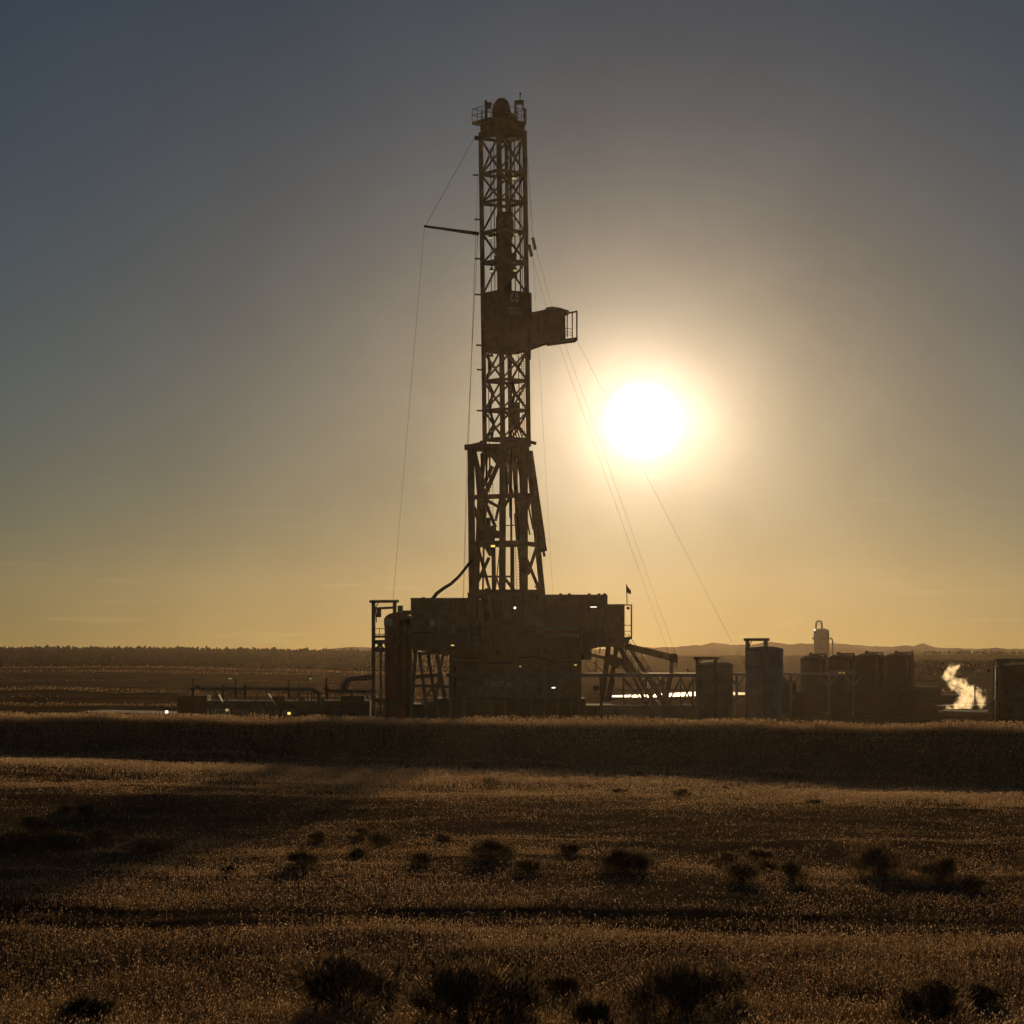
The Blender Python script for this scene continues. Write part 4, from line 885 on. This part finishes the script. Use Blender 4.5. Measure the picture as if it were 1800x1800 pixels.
# ------------------------------------------------------------------ yard equipment
def yard():
    # catwalk in front of the rig
    Y = 215.
    o = thing('catwalk', 'long steel pipe catwalk lying in front of the drilling rig', 'catwalk', (X(1000, Y), Y, 0))
    MB().bx(X(785, Y), X(1226, Y), Y, Y+2.0, Z(1190, Y), Z(1183.5, Y)).build('deck', M['grate'], o)
    pn = MB().bx(X(830, Y), X(1000, Y), Y+.1, Y+1.8, Z(1227, Y), Z(1190.1, Y)).build('side_panel', M['sub'], o)
    MB().bx(X(826, Y), X(1004, Y), Y-.05, Y+.09, Z(1226.5, Y), Z(1224.5, Y)).build('kick_rail', M['grate'], o)
    text_mesh('7 TOTAL', .62, M['letter'], 'lettering', pn, (X(877, Y), Y+.08, Z(1203, Y)), (1, 0, 0))
    floodlight(o, 973, 1208.8, Y-.2, 8.5, 1.8, M['lampwhite'], 'strip_lamp')
    for px in (790, 815, 1018, 1056, 1096, 1136, 1165, 1197, 1218):
        w = 3.2 if px < 1140 else 1.8
        MB().bx(X(px-w/2, Y), X(px+w/2, Y), Y+.3, Y+.3+w*.05, 0, Z(1190.2, Y)).build('leg', M['sub'], o)
    bs = MB()
    for a, b in ((1096, 1136), (1136, 1165), (1197, 1218)): bs.bar(P(a, 1240, Y+.5), P(b, 1192, Y+.5), .12); bs.bar(P(b, 1240, Y+.6), P(a, 1192, Y+.6), .12)
    for py in (1213, 1229): bs.bar(P(1060, py, Y+1.6), P(1226, py-.5, Y+1.6), .07)
    bs.bx(X(1060, Y), X(1226, Y), Y+.4, Y+1.8, -.05, Z(1240, Y)); bs.build('brace', M['sub'], o)
    # long raised walkway running on behind the silos
    Y = 236.
    o = thing('raised_walkway', 'long flat raised walkway on Y-shaped posts behind the silos', 'walkway', (X(1300, Y), Y, 0))
    MB().bx(X(1140, Y), X(1503, Y), Y, Y+2.2, Z(1187, Y), Z(1183.2, Y)).build('deck', M['white'], o)
    MB().bx(X(1456, Y), X(1503, Y), Y-.15, Y-.005, Z(1187, Y), Z(1178.5, Y)).build('fascia', M['vessel'], o)
    for px in (1166, 1218, 1295, 1390, 1457, 1500):
        q = MB(); q.bar(P(px, 1262, Y+.6), P(px, 1187.2, Y+.6), .24)
        for s in (-1, 1): q.bar(P(px, 1205, Y+.6), P(px+s*15, 1188, Y+.6), .16)
        q.build('post', M['white'], o)
    hl = MB()
    for py in (1216, 1228): hl.bar(P(1240, py, Y+1.8), P(1500, py, Y+1.8), .06)
    hl.build('rail', M['grate'], o)
    for px in (1476, 1483): floodlight(o, px, 1182.6, Y-.4, 5, 1.8, M['lampyellow'], 'lamp')
    # mud tank row at the right, red brown
    Y = 248.
    o = thing('mud_tank', 'long low red brown mud tank with railing below the dark green tanks', 'tank', (X(1490, Y), Y, 0))
    MB().bx(X(1392, Y), X(1612, Y), Y, Y+3, -.05, Z(1216, Y)).build('shell', M['brown'], o)
    rb = MB()
    for px in range(1396, 1612, 18): rb.bx(X(px-1, Y), X(px+1, Y), Y-.14, Y-.003, 0, Z(1216, Y))
    rb.build('rib', M['brown'], o)
    rl = MB()
    for py in (1206, 1211): rl.bar(P(1392, py, Y), P(1612, py, Y), .05)
    for px in range(1394, 1613, 24): rl.bar(P(px, 1216, Y), P(px, 1206, Y), .05)
    rl.build('railing', M['grate'], o)
    Y = 243
    o = thing('pump_skid', 'dark pump skid with round housings in the shade left of the brown tank', 'pump', (X(1400, Y), Y, 0))
    k = MB().bx(X(1374, Y), X(1408, Y), Y, Y+2, -.05, Z(1240, Y)).build('base', M['dark'], o)
    MB().bx(X(1377, Y), X(1400, Y), Y+.1, Y+1.8, Z(1239.8, Y), Z(1196, Y)).build('housing', M['dark'], o)
    MB().bx(X(1390, Y), X(1398, Y), Y-.1, Y+.09, Z(1230, Y), Z(1222, Y)).build('panel', M['greysilo'], o)
    for i, (a, b, t) in enumerate(((1612, 1652, 1208), (1655, 1700, 1222))):
        Y = 300; o = thing('storage_box', ('dark equipment box right of the brown mud tank', 'low dark box behind the steam cloud')[i], 'container', (X(a, Y), Y, 0))
        MB().bx(X(a, Y), X(b, Y), Y, Y+3, -.05, Z(t, Y)).build('body', M['green'], o)
        q = MB()
        for px in range(a+2, b, 6): q.bx(X(px-.6, Y), X(px+.6, Y), Y-.08, Y-.003, .1, Z(t+1, Y))
        q.build('rib', M['green'], o); MB().bx(X(a-1, Y), X(b+1, Y), Y-.1, Y+3.1, Z(t, Y)+.003, Z(t-1.3, Y)).build('lid', M['dark'], o)
    # left: mud pits with the long pipe
    Y = 231.
    o = thing('mud_pit', 'long dark mud pit skid on short legs left of the rig, with handrails', 'tank', (X(480, Y), Y, 0))
    MB().bx(X(365, Y), X(650, Y), Y, Y+3, Z(1246, Y), Z(1232, Y)).build('tank_body', M['dark'], o)
    MB().bx(X(312, Y), X(365, Y), Y-.3, Y+3, Z(1254, Y), Z(1222, Y)).build('red_section', M['red'], o)
    for px in (368, 410, 424, 434, 446, 456, 468, 480, 494, 520, 560, 600, 640):
        MB().bx(X(px-1.5, Y), X(px+1.5, Y), Y+.2, Y+.5, -.05, Z(1246, Y)).build('leg', M['dark'], o)
    MB().bx(X(520, Y), X(650, Y), Y+.1, Y+2, -.05, Z(1246.2, Y)).build('skirt', M['blue'], o)
    rl = MB()
    for py in (1219, 1226): rl.bar(P(312, py, Y), P(600, py, Y), .05)
    for px in range(312, 601, 12): rl.bar(P(px, 1232, Y), P(px, 1219, Y), .05)
    rl.build('railing', M['red'], o)
    for x0, y0, x1, y1 in ((471, 1219, 485, 1240), (384, 1221, 392, 1236)):
        s = MB(); s.bar(P(x0, y0, Y-.6), P(x1, y1, Y-.6), .16, .1); s.build('stair_rail', M['pole'], o)
    q = MB()
    for a, b, w in ((478, 500, 20), (524, 536, 14), (556, 570, 18), (598, 640, 22)): q.bx(X(a, Y), X(b, Y), Y+.5, Y+2, Z(1232, Y)+.003, Z(1232-w*.4, Y))
    q.build('agitator_motor', M['dark'], o)
    Y = 229.5
    o = thing('mud_pipe', 'long horizontal mud pipe with upright valves above the mud pit', 'pipe', (X(450, Y), Y, Z(1210, Y)))
    MB().path([P(a, b, Y) for a, b in ((345, 1206), (352, 1209.5), (362, 1210.5), (545, 1211.5), (553, 1213), (560, 1219), (563, 1228), (563, 1240))], .16, 12).build('run', M['blue'], o)
    for px, h in ((339, 16), (414, 16), (508, 14), (574, 18), (392, 6), (431, 7), (525, 7)):
        v = MB(); v.lathe(X(px, Y), Y, [(.08, Z(1228, Y)), (.14, Z(1214, Y)), (.26, Z(1212, Y)), (.26, Z(1209, Y)), (.1, Z(1207, Y)), (.06, Z(1211-h, Y)), (.16, Z(1210.5-h, Y)), (.16, Z(1209.5-h, Y))], 12); v.build('valve', M['dark'], o)
    for px in (378, 400, 424, 450, 468, 490, 520, 548): MB().bx(X(px-.8, Y), X(px+.8, Y), Y-.08, Y+.08, Z(1233, Y), Z(1214.5, Y)).build('support', M['dark'], o)
    o = thing('flow_line', 'thick bent flow pipe running into the red silo frame', 'pipe', (X(630, Y), Y, Z(1194, Y)))
    MB().path([P(a, b, Y) for a, b in ((656, 1190.5), (635, 1192), (618, 1193), (609, 1196), (605, 1202), (603, 1210), (602, 1219))], .22, 12).build('upper_run', M['blue'], o)
    MB().path([P(a, b, Y+.3) for a, b in ((572, 1214), (620, 1214.5), (662, 1215))], .16, 12).build('lower_run', M['blue'], o)
    MB().path([P(a, b, Y) for a, b in ((577, 1209), (580, 1206), (592, 1206), (597, 1209), (597, 1213))], .04, 8).build('valve_loop', M['pole'], o)
    q = MB(); q.bar(P(607, 1214, Y), P(617, 1196, Y), .1); q.bar(P(617, 1216, Y), P(622, 1230, Y), .2); q.bar(P(638, 1216, Y), P(648, 1228, Y), .16); q.build('brace', M['dark'], o)
    for i, px in enumerate((402, 544)):
        o = thing('floodlight_post', ('floodlight post over the left part of the mud pipe', 'floodlight post over the bend at the right end of the mud pipe')[i], 'lamp', (X(px-2, Y+1), Y+1, Z(1232, Y)))
        MB().bar(P(px-3, 1232, Y+1), P(px-3, 1190, Y+1), .09).build('post', M['dark'], o)
        h = MB().bx(X(px-3.5, Y), X(px+3, Y), Y+.7, Y+1.1, Z(1192, Y), Z(1187.5, Y)).build('head', M['dark'], o)
        MB().bx(X(px-1.5, Y), X(px+2.5, Y), Y+.65, Y+1.05, Z(1193.6, Y), Z(1192.1, Y)).build('lens', M['lampdim'], h)
    for i, (px, w) in enumerate(((372, 4), (378, 3), (397, 4), (402.5, 4))):
        Y = 220; z1 = Z(1247.5, Y)
        o = thing('drum', ('pale green drum at the left of the mud pit legs', 'narrow pale drum beside the first drum', 'pale drum under a small lit lamp', 'pale drum at the right end of the four drums')[i], 'drum', (X(px, Y), Y, 0), 'drums by the mud pit')
        r = w*Y/F/2; MB().lathe(X(px, Y), Y, [(r, 0), (r*1.05, z1*.33), (r, z1*.36), (r*1.05, z1*.66), (r, z1*.7), (r, z1)], 16).build('body', M['drumgreen'], o)
        MB().lathe(X(px, Y), Y, [(r*.95, z1+.004), (r*.95, z1+.04)], 16).build('lid', M['white'], o)
    for (px, py, m_, lab) in ((293, 1251.5, 'lampwhite', 'bright white work lamp low on the pad at the far left'), (399, 1248, 'lampdim', 'small orange lamp above the pale drums'), (508, 1254, 'lampyellow', 'bright yellow work lamp at the right of the mud pit legs')):
        Y = 217; p = P(px, py, Y); o = thing('work_lamp', lab, 'lamp', (p.x, Y, 0), 'work lamps on the pad')
        MB().bar((p.x, Y, -.05), (p.x, Y, p.z-.16), .07).build('stand', M['dark'], o)
        h = MB().bx(p.x-.18, p.x+.18, Y, Y+.2, p.z-.155, p.z+.16).build('head', M['dark'], o)
        MB().bx(p.x-.12, p.x+.12, Y-.03, Y-.004, p.z-.1, p.z+.1).build('lens', M[m_], h)
    # poles at the right
    o = thing('pipe_stand', 'thin pale upright pole beside the dark brown silo', 'pole', (X(1745.5, 189), 189, 0))
    MB().path([P(1745.5, 1285, 189), P(1745.5, 1172, 189)], .045, 10).build('pole', M['pole'], o)
    MB().path([P(1745.5, 1172, 189), P(1745.6, 1171, 189)], .08, 10).build('cap', M['pole'], o)
    q = MB()
    for py in (1234, 1245): q.bx(X(1741, 189), X(1744.5, 189), 188.9, 189.1, Z(py+1.5, 189), Z(py-1.5, 189))
    q.build('clamp', M['pole'], o)
    o = thing('marker_pole', 'dark thin pole standing in the steam', 'pole', (X(1714, 254), 254, 0))
    MB().path([P(1714, 1249, 254), P(1713.4, 1193, 254)], .07, 8).build('pole', M['dark'], o)
    MB().path([P(1713.4, 1193, 254), P(1713.4, 1191.5, 254)], .1, 8).build('cap', M['dark'], o)
    # small warning post on the walkway end near the first silo
    o = thing('sensor_post', 'small round-headed post on the walkway left of the tan silo', 'post', P(1209, 1183, 237))
    MB().bar(P(1209, 1183, 237), P(1209, 1178, 237), .05).build('stem', M['dark'], o)
    p = P(1209, 1177, 237); MB().lathe(p.x, p.y, [(.03, p.z-.1), (.1, p.z-.05), (.1, p.z+.05), (.03, p.z+.1)], 10).build('head', M['dark'], o)
    # flag
    Y = 221.5
    o = thing('flag', 'small flag flying from a thin pole on the end frame of the rig', 'flag', P(1103, 1063, Y))
    MB().path([P(1102.5, 1063, Y), P(1101, 1026.5, Y)], .04, 8).build('pole', M['dark'], o)
    fm = MB(); vs = []; nx, nz_ = 10, 6
    for j in range(nz_+1):
        for i in range(nx+1):
            u = i/nx; v = j/nz_
            px = 1101.2+u*8+v*-.5; py = 1028+u*10+v*(13-3*u)-3*u*v
            p = P(px, py, Y+.18*math.sin(u*6+v)); vs.append(p)
    fm.add(vs, [(j*(nx+1)+i, j*(nx+1)+i+1, (j+1)*(nx+1)+i+1, (j+1)*(nx+1)+i) for j in range(nz_) for i in range(nx)], True)
    m, n, l, b = nodes_of('striped flag cloth'); tc = n.new('ShaderNodeTexCoord'); wv = n.new('ShaderNodeTexWave'); wv.bands_direction = 'Z'; wv.inputs['Scale'].default_value = 2.2
    l.new(tc.outputs['Object'], wv.inputs[0]); cr = n.new('ShaderNodeValToRGB'); cr.color_ramp.elements[0].position = .45; cr.color_ramp.elements[1].position = .55
    cr.color_ramp.elements[0].color = (.2, .03, .03, 1); cr.color_ramp.elements[1].color = (.4, .38, .36, 1); l.new(wv.outputs['Fac'], cr.inputs[0]); l.new(cr.outputs[0], b.inputs['Base Color'])
    fo = fm.build('cloth', m, o); fo.modifiers.new('s', 'SOLIDIFY').thickness = .01

# ------------------------------------------------------------------ wires
def wires():
    def wire(label, a, b, r=.018, sag=0., n=14, extra=None):
        pts = [a.lerp(b, i/n)+Vector((0, 0, -sag*4*(i/n)*(1-i/n))) for i in range(n+1)]
        o = MB().path(pts, r*.6, 6).build('guy_wire', M['cable'], at=pts[0]); tag(o, label, 'cable', 'wires hung from the mast'); return o
    Y = 225.2
    wire('wire from the mast head down to the tip of the side boom', P(834, 242, Y), P(748, 397, Y), .03)
    wire('wire hanging from the boom tip to the portal frame of the red silo', P(746, 399, Y), P(690.5, 1057, 222), .018)
    wire('outermost wire down the left side of the mast to the left wall', P(840, 300, Y), P(815, 1052, 224), .016)
    wire('thicker wire from the boom foot to the collar of the mast', P(840, 413, Y), P(821, 786, Y), .03)
    wire('thin wire close to the left of the boom foot', P(836, 413, Y), P(823, 786, Y), .014)
    wire('wire down the left of the collar to the wall roof', P(821, 790, Y), P(814, 1052, 224), .022)
    wire('thin wire along the right of the mast down to the doghouse roof', P(924, 230, Y), P(972, 1045, 224), .014)
    wire('wire through the upper counterweight to the racking board', P(923, 215, Y), P(938, 420, 224.6), .016)
    wire('wire below the upper counterweight down to the board roof', P(941, 434, 224.6), P(972, 543, Y), .016)
    wire('wire from the mast head to the lower counterweight', P(924, 300, Y), P(930.5, 428, 224.2), .014)
    wire('wire below the lower counterweight down to the board', P(934, 447, 224.2), P(962, 544, Y), .014)
    wire('left wire of the close pair running down to the outrigger beam', P(982, 604, Y), P(1176, 1150, 223.2), .016)
    wire('right wire of the close pair running down to the outrigger beam', P(992, 602, Y), P(1188, 1150, 223.4), .016)
    wire('rightmost wire slanting from the board past the sun to the ground by the pale silo', P(1014, 598, Y), P(1312, 1178, 232), .016)
    for i, (px, py) in enumerate(((938.5, 427), (932, 439))):
        p = P(px, py, (224.6, 224.2)[i]); d = Vector((.1, 0, -.45))
        o = thing('counterweight', ('upper steel counterweight hung on a wire right of the mast', 'lower steel counterweight hung nearest the mast')[i], 'weight', p, 'counterweights on the wires')
        MB().bar(p-d, p+d, .26).build('body', M['dark'], o); MB().path([p+d, p+d*1.3], .14, 8).build('end_knob', M['dark'], o)

# ------------------------------------------------------------------ fence, scraps
def fence():
    xs = [-35+i*4.0 for i in range(17)]
    def foot(x):
        y = float(yberm(x))-3.4; return Vector((x, y, float(gz(x, y))))
    o = thing('wire_fence', 'low post and wire fence along the near face of the berm', 'fence', foot(0))
    for x in xs:
        p = foot(x); MB().path([p-Vector((0, 0, .2)), p+Vector((rnd.uniform(-.03, .03), 0, .72))], .026, 6).build('post', M['wood'], o)
    w = MB()
    for h in (.3, .62): w.path([foot(x)+Vector((0, -.05, h)) for x in xs], .006, 4)
    w.build('wire', M['cable'], o)
def scraps():
    for px, py, w, lab in ((420, 1387, 12, 'crumpled pale scrap on the shaded grass left of centre'), (727, 1397, 7, 'folded white scrap on the grass in front of the rig'), (1190, 1401, 6, 'bright scrap beside the flat shrub near the berm'), (822, 1615, 9, 'white scrap at the edge of the wheel ruts'), (1793, 1613, 12, 'pale scrap at the right edge of the field by the ruts')):
        x, y, z = ground_hit(px, py); s = w*y/F; rg = np.random.default_rng(px); n = 5
        vs = [(x+(i/(n-1)-.5)*s, y+(j/(n-1)-.5)*s*.6, z+.05+rg.uniform(0, .75)*s*.6) for j in range(n) for i in range(n)]
        o = MB().add(vs, [(j*n+i, j*n+i+1, (j+1)*n+i+1, (j+1)*n+i) for j in range(n-1) for i in range(n-1)]).build('plastic_scrap', M['plastic'], at=(x, y, z))
        o.modifiers.new('s', 'SOLIDIFY').thickness = .004; tag(o, lab, 'litter', 'scraps of litter on the field')

# ------------------------------------------------------------------ steam
def steam():
    Y = 257.; c = P(1694, 1212, Y)
    mb = MB().bx(X(1655, Y), X(1736, Y), Y-1.3, Y+1.3, .12, Z(1162, Y))
    o = mb.build('steam', bpy.data.materials.new('steam vapour'), at=c); o['kind'] = 'stuff'
    m = o.data.materials[0]; m.use_nodes = True; n = m.node_tree.nodes; l = m.node_tree.links; n.remove(n['Principled BSDF'])
    tc = n.new('ShaderNodeTexCoord'); nz = n.new('ShaderNodeTexNoise'); nz.inputs['Scale'].default_value = 1.9; nz.inputs['Detail'].default_value = 9; nz.inputs['Roughness'].default_value = .7
    l.new(tc.outputs['Object'], nz.inputs['Vector'])
    # warp the position a little so that the puffs curl
    wn = n.new('ShaderNodeTexNoise'); wn.inputs['Scale'].default_value = 1.1; wn.inputs['Detail'].default_value = 3; l.new(tc.outputs['Object'], wn.inputs['Vector'])
    sb = n.new('ShaderNodeVectorMath'); sb.operation = 'SUBTRACT'; sb.inputs[1].default_value = (.5, .5, .5); l.new(wn.outputs['Color'], sb.inputs[0])
    sc = n.new('ShaderNodeVectorMath'); sc.operation = 'SCALE'; sc.inputs['Scale'].default_value = 1.5; l.new(sb.outputs[0], sc.inputs[0])
    ps = n.new('ShaderNodeVectorMath'); ps.operation = 'ADD'; l.new(tc.outputs['Object'], ps.inputs[0]); l.new(sc.outputs[0], ps.inputs[1])
    acc = None
    for px, py, r in ((1668, 1246, 6), (1682, 1244, 9), (1696, 1240, 12), (1702, 1228, 12), (1704, 1215, 13), (1692, 1206, 12), (1678, 1200, 10), (1716, 1222, 11), (1722, 1232, 9), (1668, 1188, 9), (1673, 1177, 9), (1681, 1176, 6)):
        p = P(px, py, Y)-c; d = n.new('ShaderNodeVectorMath'); d.operation = 'DISTANCE'; d.inputs[1].default_value = p; l.new(ps.outputs[0], d.inputs[0])
        mr = n.new('ShaderNodeMapRange'); mr.inputs['From Min'].default_value = r*Y/F*1.8; mr.inputs['From Max'].default_value = r*Y/F*.2; l.new(d.outputs['Value'], mr.inputs['Value'])
        if acc is None: acc = mr.outputs[0]
        else:
            mx = n.new('ShaderNodeMath'); mx.operation = 'MAXIMUM'; l.new(acc, mx.inputs[0]); l.new(mr.outputs[0], mx.inputs[1]); acc = mx.outputs[0]
    er = n.new('ShaderNodeMath'); er.operation = 'MULTIPLY_ADD'; er.inputs[1].default_value = 2.8; er.inputs[2].default_value = -1.88; l.new(nz.outputs['Fac'], er.inputs[0])
    mu = n.new('ShaderNodeMath'); mu.operation = 'ADD'; mu.use_clamp = True; l.new(acc, mu.inputs[0]); l.new(er.outputs[0], mu.inputs[1])
    m2 = n.new('ShaderNodeMath'); m2.operation = 'MULTIPLY'; m2.inputs[1].default_value = STEAM; l.new(mu.outputs[0], m2.inputs[0])
    pv = n.new('ShaderNodeVolumePrincipled'); pv.inputs['Color'].default_value = (1, .93, .80, 1); pv.inputs['Anisotropy'].default_value = .82
    l.new(m2.outputs[0], pv.inputs['Density']); l.new(pv.outputs[0], n['Material Output'].inputs['Volume'])
STEAM = 2.1

# ------------------------------------------------------------------ air, sky, sun
HAZE = 4.2e-5; HAZE_G = .8
SKY = .05; EXPO = -1.75; SUN = 5.0
ELEV = math.atan(410/F*math.cos(math.atan(230/F))); AZ = math.atan(230/F)
def haze():
    o = MB().bx(-1700, 1700, -120, 2030, -20, 64).build('haze', bpy.data.materials.new('hazy air')); o['kind'] = 'stuff'
    m = o.data.materials[0]; m.use_nodes = True; n = m.node_tree.nodes; l = m.node_tree.links; n.remove(n['Principled BSDF'])
    pv = n.new('ShaderNodeVolumePrincipled'); pv.inputs['Color'].default_value = (.98, .77, .56, 1); pv.inputs['Density'].default_value = HAZE; pv.inputs['Anisotropy'].default_value = HAZE_G
    l.new(pv.outputs[0], n['Material Output'].inputs['Volume'])

def sky():
    w = bpy.data.worlds.new('World'); SC.world = w; w.use_nodes = True; n = w.node_tree.nodes; l = w.node_tree.links
    bg = n['Background']; bg.inputs[1].default_value = SKY
    s = n.new('ShaderNodeTexSky'); s.sky_type = 'NISHITA'; s.sun_disc = False; s.sun_elevation = ELEV; s.sun_rotation = AZ
    s.air_density = .85; s.dust_density = .1; s.ozone_density = 1.5
    tint = n.new('ShaderNodeMixRGB'); tint.blend_type = 'MULTIPLY'; tint.inputs[0].default_value = 1; tint.inputs[2].default_value = TINT
    l.new(s.outputs[0], tint.inputs[1])
    # bright aureole of the low sun in dusty air, a function of the angle to the sun
    sd = Vector((math.sin(AZ)*math.cos(ELEV), math.cos(AZ)*math.cos(ELEV), math.sin(ELEV)))
    tc = n.new('ShaderNodeTexCoord'); dt = n.new('ShaderNodeVectorMath'); dt.operation = 'SUBTRACT'; dt.inputs[1].default_value = sd
    nm = n.new('ShaderNodeVectorMath'); nm.operation = 'NORMALIZE'; l.new(tc.outputs['Generated'], nm.inputs[0]); l.new(nm.outputs[0], dt.inputs[0])
    def dist(k):      # angle to the sun; k > 1 flattens the glow along the dusty horizon
        a = n.new('ShaderNodeVectorMath'); a.operation = 'MULTIPLY'; a.inputs[1].default_value = (1, 1, k); l.new(dt.outputs[0], a.inputs[0])
        b = n.new('ShaderNodeVectorMath'); b.operation = 'LENGTH'; l.new(a.outputs[0], b.inputs[0]); return b.outputs['Value']
    def math_(op, a, b=None):
        k = n.new('ShaderNodeMath'); k.operation = op
        for i, v in enumerate((a, b)):
            if v is None: continue
            if isinstance(v, (int, float)): k.inputs[i].default_value = v
            else: l.new(v, k.inputs[i])
        return k.outputs[0]
    col = tint.outputs[0]
    for amp, ang, pw, c, fl in AUREOLE:
        t = math_('DIVIDE', dist(fl), R(ang)); t = math_('POWER', t, pw); t = math_('MULTIPLY', t, -1.0); t = math_('EXPONENT', t); t = math_('MULTIPLY', t, amp)
        ml = n.new('ShaderNodeVectorMath'); ml.operation = 'SCALE'; ml.inputs[0].default_value = c; l.new(t, ml.inputs['Scale'])
        ad = n.new('ShaderNodeVectorMath'); ad.operation = 'ADD'; l.new(col, ad.inputs[0]); l.new(ml.outputs[0], ad.inputs[1]); col = ad.outputs[0]
    # uneven dust and a few thin streaks of cloud low over the horizon
    st = n.new('ShaderNodeMapping'); st.inputs['Scale'].default_value = (16, 16, 210); l.new(nm.outputs[0], st.inputs['Vector'])
    n1 = n.new('ShaderNodeTexNoise'); n1.inputs['Scale'].default_value = 1.0; n1.inputs['Detail'].default_value = 5; l.new(st.outputs[0], n1.inputs['Vector'])
    s1 = n.new('ShaderNodeMapRange'); s1.inputs['From Min'].default_value = .60; s1.inputs['From Max'].default_value = .80; l.new(n1.outputs['Fac'], s1.inputs['Value'])
    sx = n.new('ShaderNodeSeparateXYZ'); l.new(nm.outputs[0], sx.inputs[0])
    lo = n.new('ShaderNodeMapRange'); lo.inputs['From Min'].default_value = .11; lo.inputs['From Max'].default_value = .01; l.new(sx.outputs['Z'], lo.inputs['Value'])
    n2 = n.new('ShaderNodeTexNoise'); n2.inputs['Scale'].default_value = 14; n2.inputs['Detail'].default_value = 4; n2.inputs['Roughness'].default_value = .55; l.new(nm.outputs[0], n2.inputs['Vector'])
    dn = n.new('ShaderNodeMapRange'); dn.inputs['From Min'].default_value = .3; dn.inputs['From Max'].default_value = .7; dn.inputs['To Min'].default_value = -.17; dn.inputs['To Max'].default_value = .17; l.new(n2.outputs['Fac'], dn.inputs['Value'])
    near = math_('EXPONENT', math_('MULTIPLY', dist(1), -1/R(7)))
    gain = math_('ADD', math_('ADD', math_('MULTIPLY', math_('MULTIPLY', s1.outputs[0], lo.outputs[0]), .22), math_('MULTIPLY', dn.outputs[0], math_('ADD', near, .12))), 1.0)
    gm = n.new('ShaderNodeVectorMath'); gm.operation = 'SCALE'; l.new(col, gm.inputs[0]); l.new(gain, gm.inputs['Scale']); col = gm.outputs[0]
    l.new(col, bg.inputs[0])
    sun = bpy.data.lights.new('sun', 'SUN'); sun.energy = SUN; sun.angle = R(.53); sun.color = (1, .69, .35)
    o = bpy.data.objects.new('sun', sun); COL.objects.link(o); o.rotation_euler = sd.to_track_quat('Z', 'Y').to_euler()
TINT = (.81, .98, 1.20, 1)
_k = 1/(SKY*2**EXPO)
AUREOLE = ((1.02*_k, 2.8, 1.0, (1, .70, .36), 1.35), (1.9*_k, .9, 1.0, (1, .80, .64), 1.0), (40*_k, .55, 4.0, (1, .95, .88), 1))

def pond():
    m, n, l, b = nodes_of('shallow pond water'); b.inputs['Base Color'].default_value = (.03, .03, .025, 1); b.inputs['Roughness'].default_value = .5
    g = n.new('ShaderNodeNewGeometry'); nz = n.new('ShaderNodeTexNoise'); nz.inputs['Scale'].default_value = 1.1; nz.inputs['Detail'].default_value = 6
    l.new(g.outputs['Position'], nz.inputs['Vector']); bp = n.new('ShaderNodeBump'); bp.inputs['Strength'].default_value = .5; bp.inputs['Distance'].default_value = .12
    l.new(nz.outputs['Fac'], bp.inputs['Height']); l.new(bp.outputs[0], b.inputs['Normal'])
    sheet('pond', [(1066, 1226), (1140, 1226.5), (1215, 1224.5), (1320, 1222), (1318, 1218.5), (1240, 1216), (1190, 1219), (1140, 1222), (1080, 1223.5)], m)
    rd = paint('pale gravel road', (.36, .32, .27), .9, rust=0, scale=3)
    sheet('gravel_road', [(1585, 1279), (1700, 1273.5), (1722, 1270), (1650, 1273)], rd)
    sheet('gravel_road', [(1640, 1243), (1735, 1241), (1735, 1238.5), (1660, 1239.5)], rd)
    sheet('gravel_road', [(1655, 1251), (1735, 1254), (1738, 1249), (1660, 1248.5)], rd)
    sheet('gravel_road', [(140, 1253), (330, 1256), (330, 1252), (180, 1249)], rd)

cam = bpy.data.cameras.new('camera'); co = bpy.data.objects.new('camera', cam); COL.objects.link(co)
co.location = (0, 0, CZ); co.rotation_euler = (math.pi/2, 0, 0); cam.lens = 90; cam.sensor_width = 36; cam.shift_y = 250/1800; cam.clip_end = 60000
SC.camera = co
SC.view_settings.view_transform = 'Standard'; SC.view_settings.look = 'None'; SC.view_settings.exposure = EXPO; SC.view_settings.gamma = 1
SC.cycles.use_denoising = True; SC.cycles.max_bounces = 6; SC.cycles.transparent_max_bounces = 8; SC.cycles.volume_bounces = 0
SC.cycles.sample_clamp_indirect = 5

ground(); mountains(); woodland(); all_grass()
for s in SHRUBS: shrub(*s)
rig(); silos(); yard(); wires(); fence(); scraps(); pond(); steam(); sky(); haze()
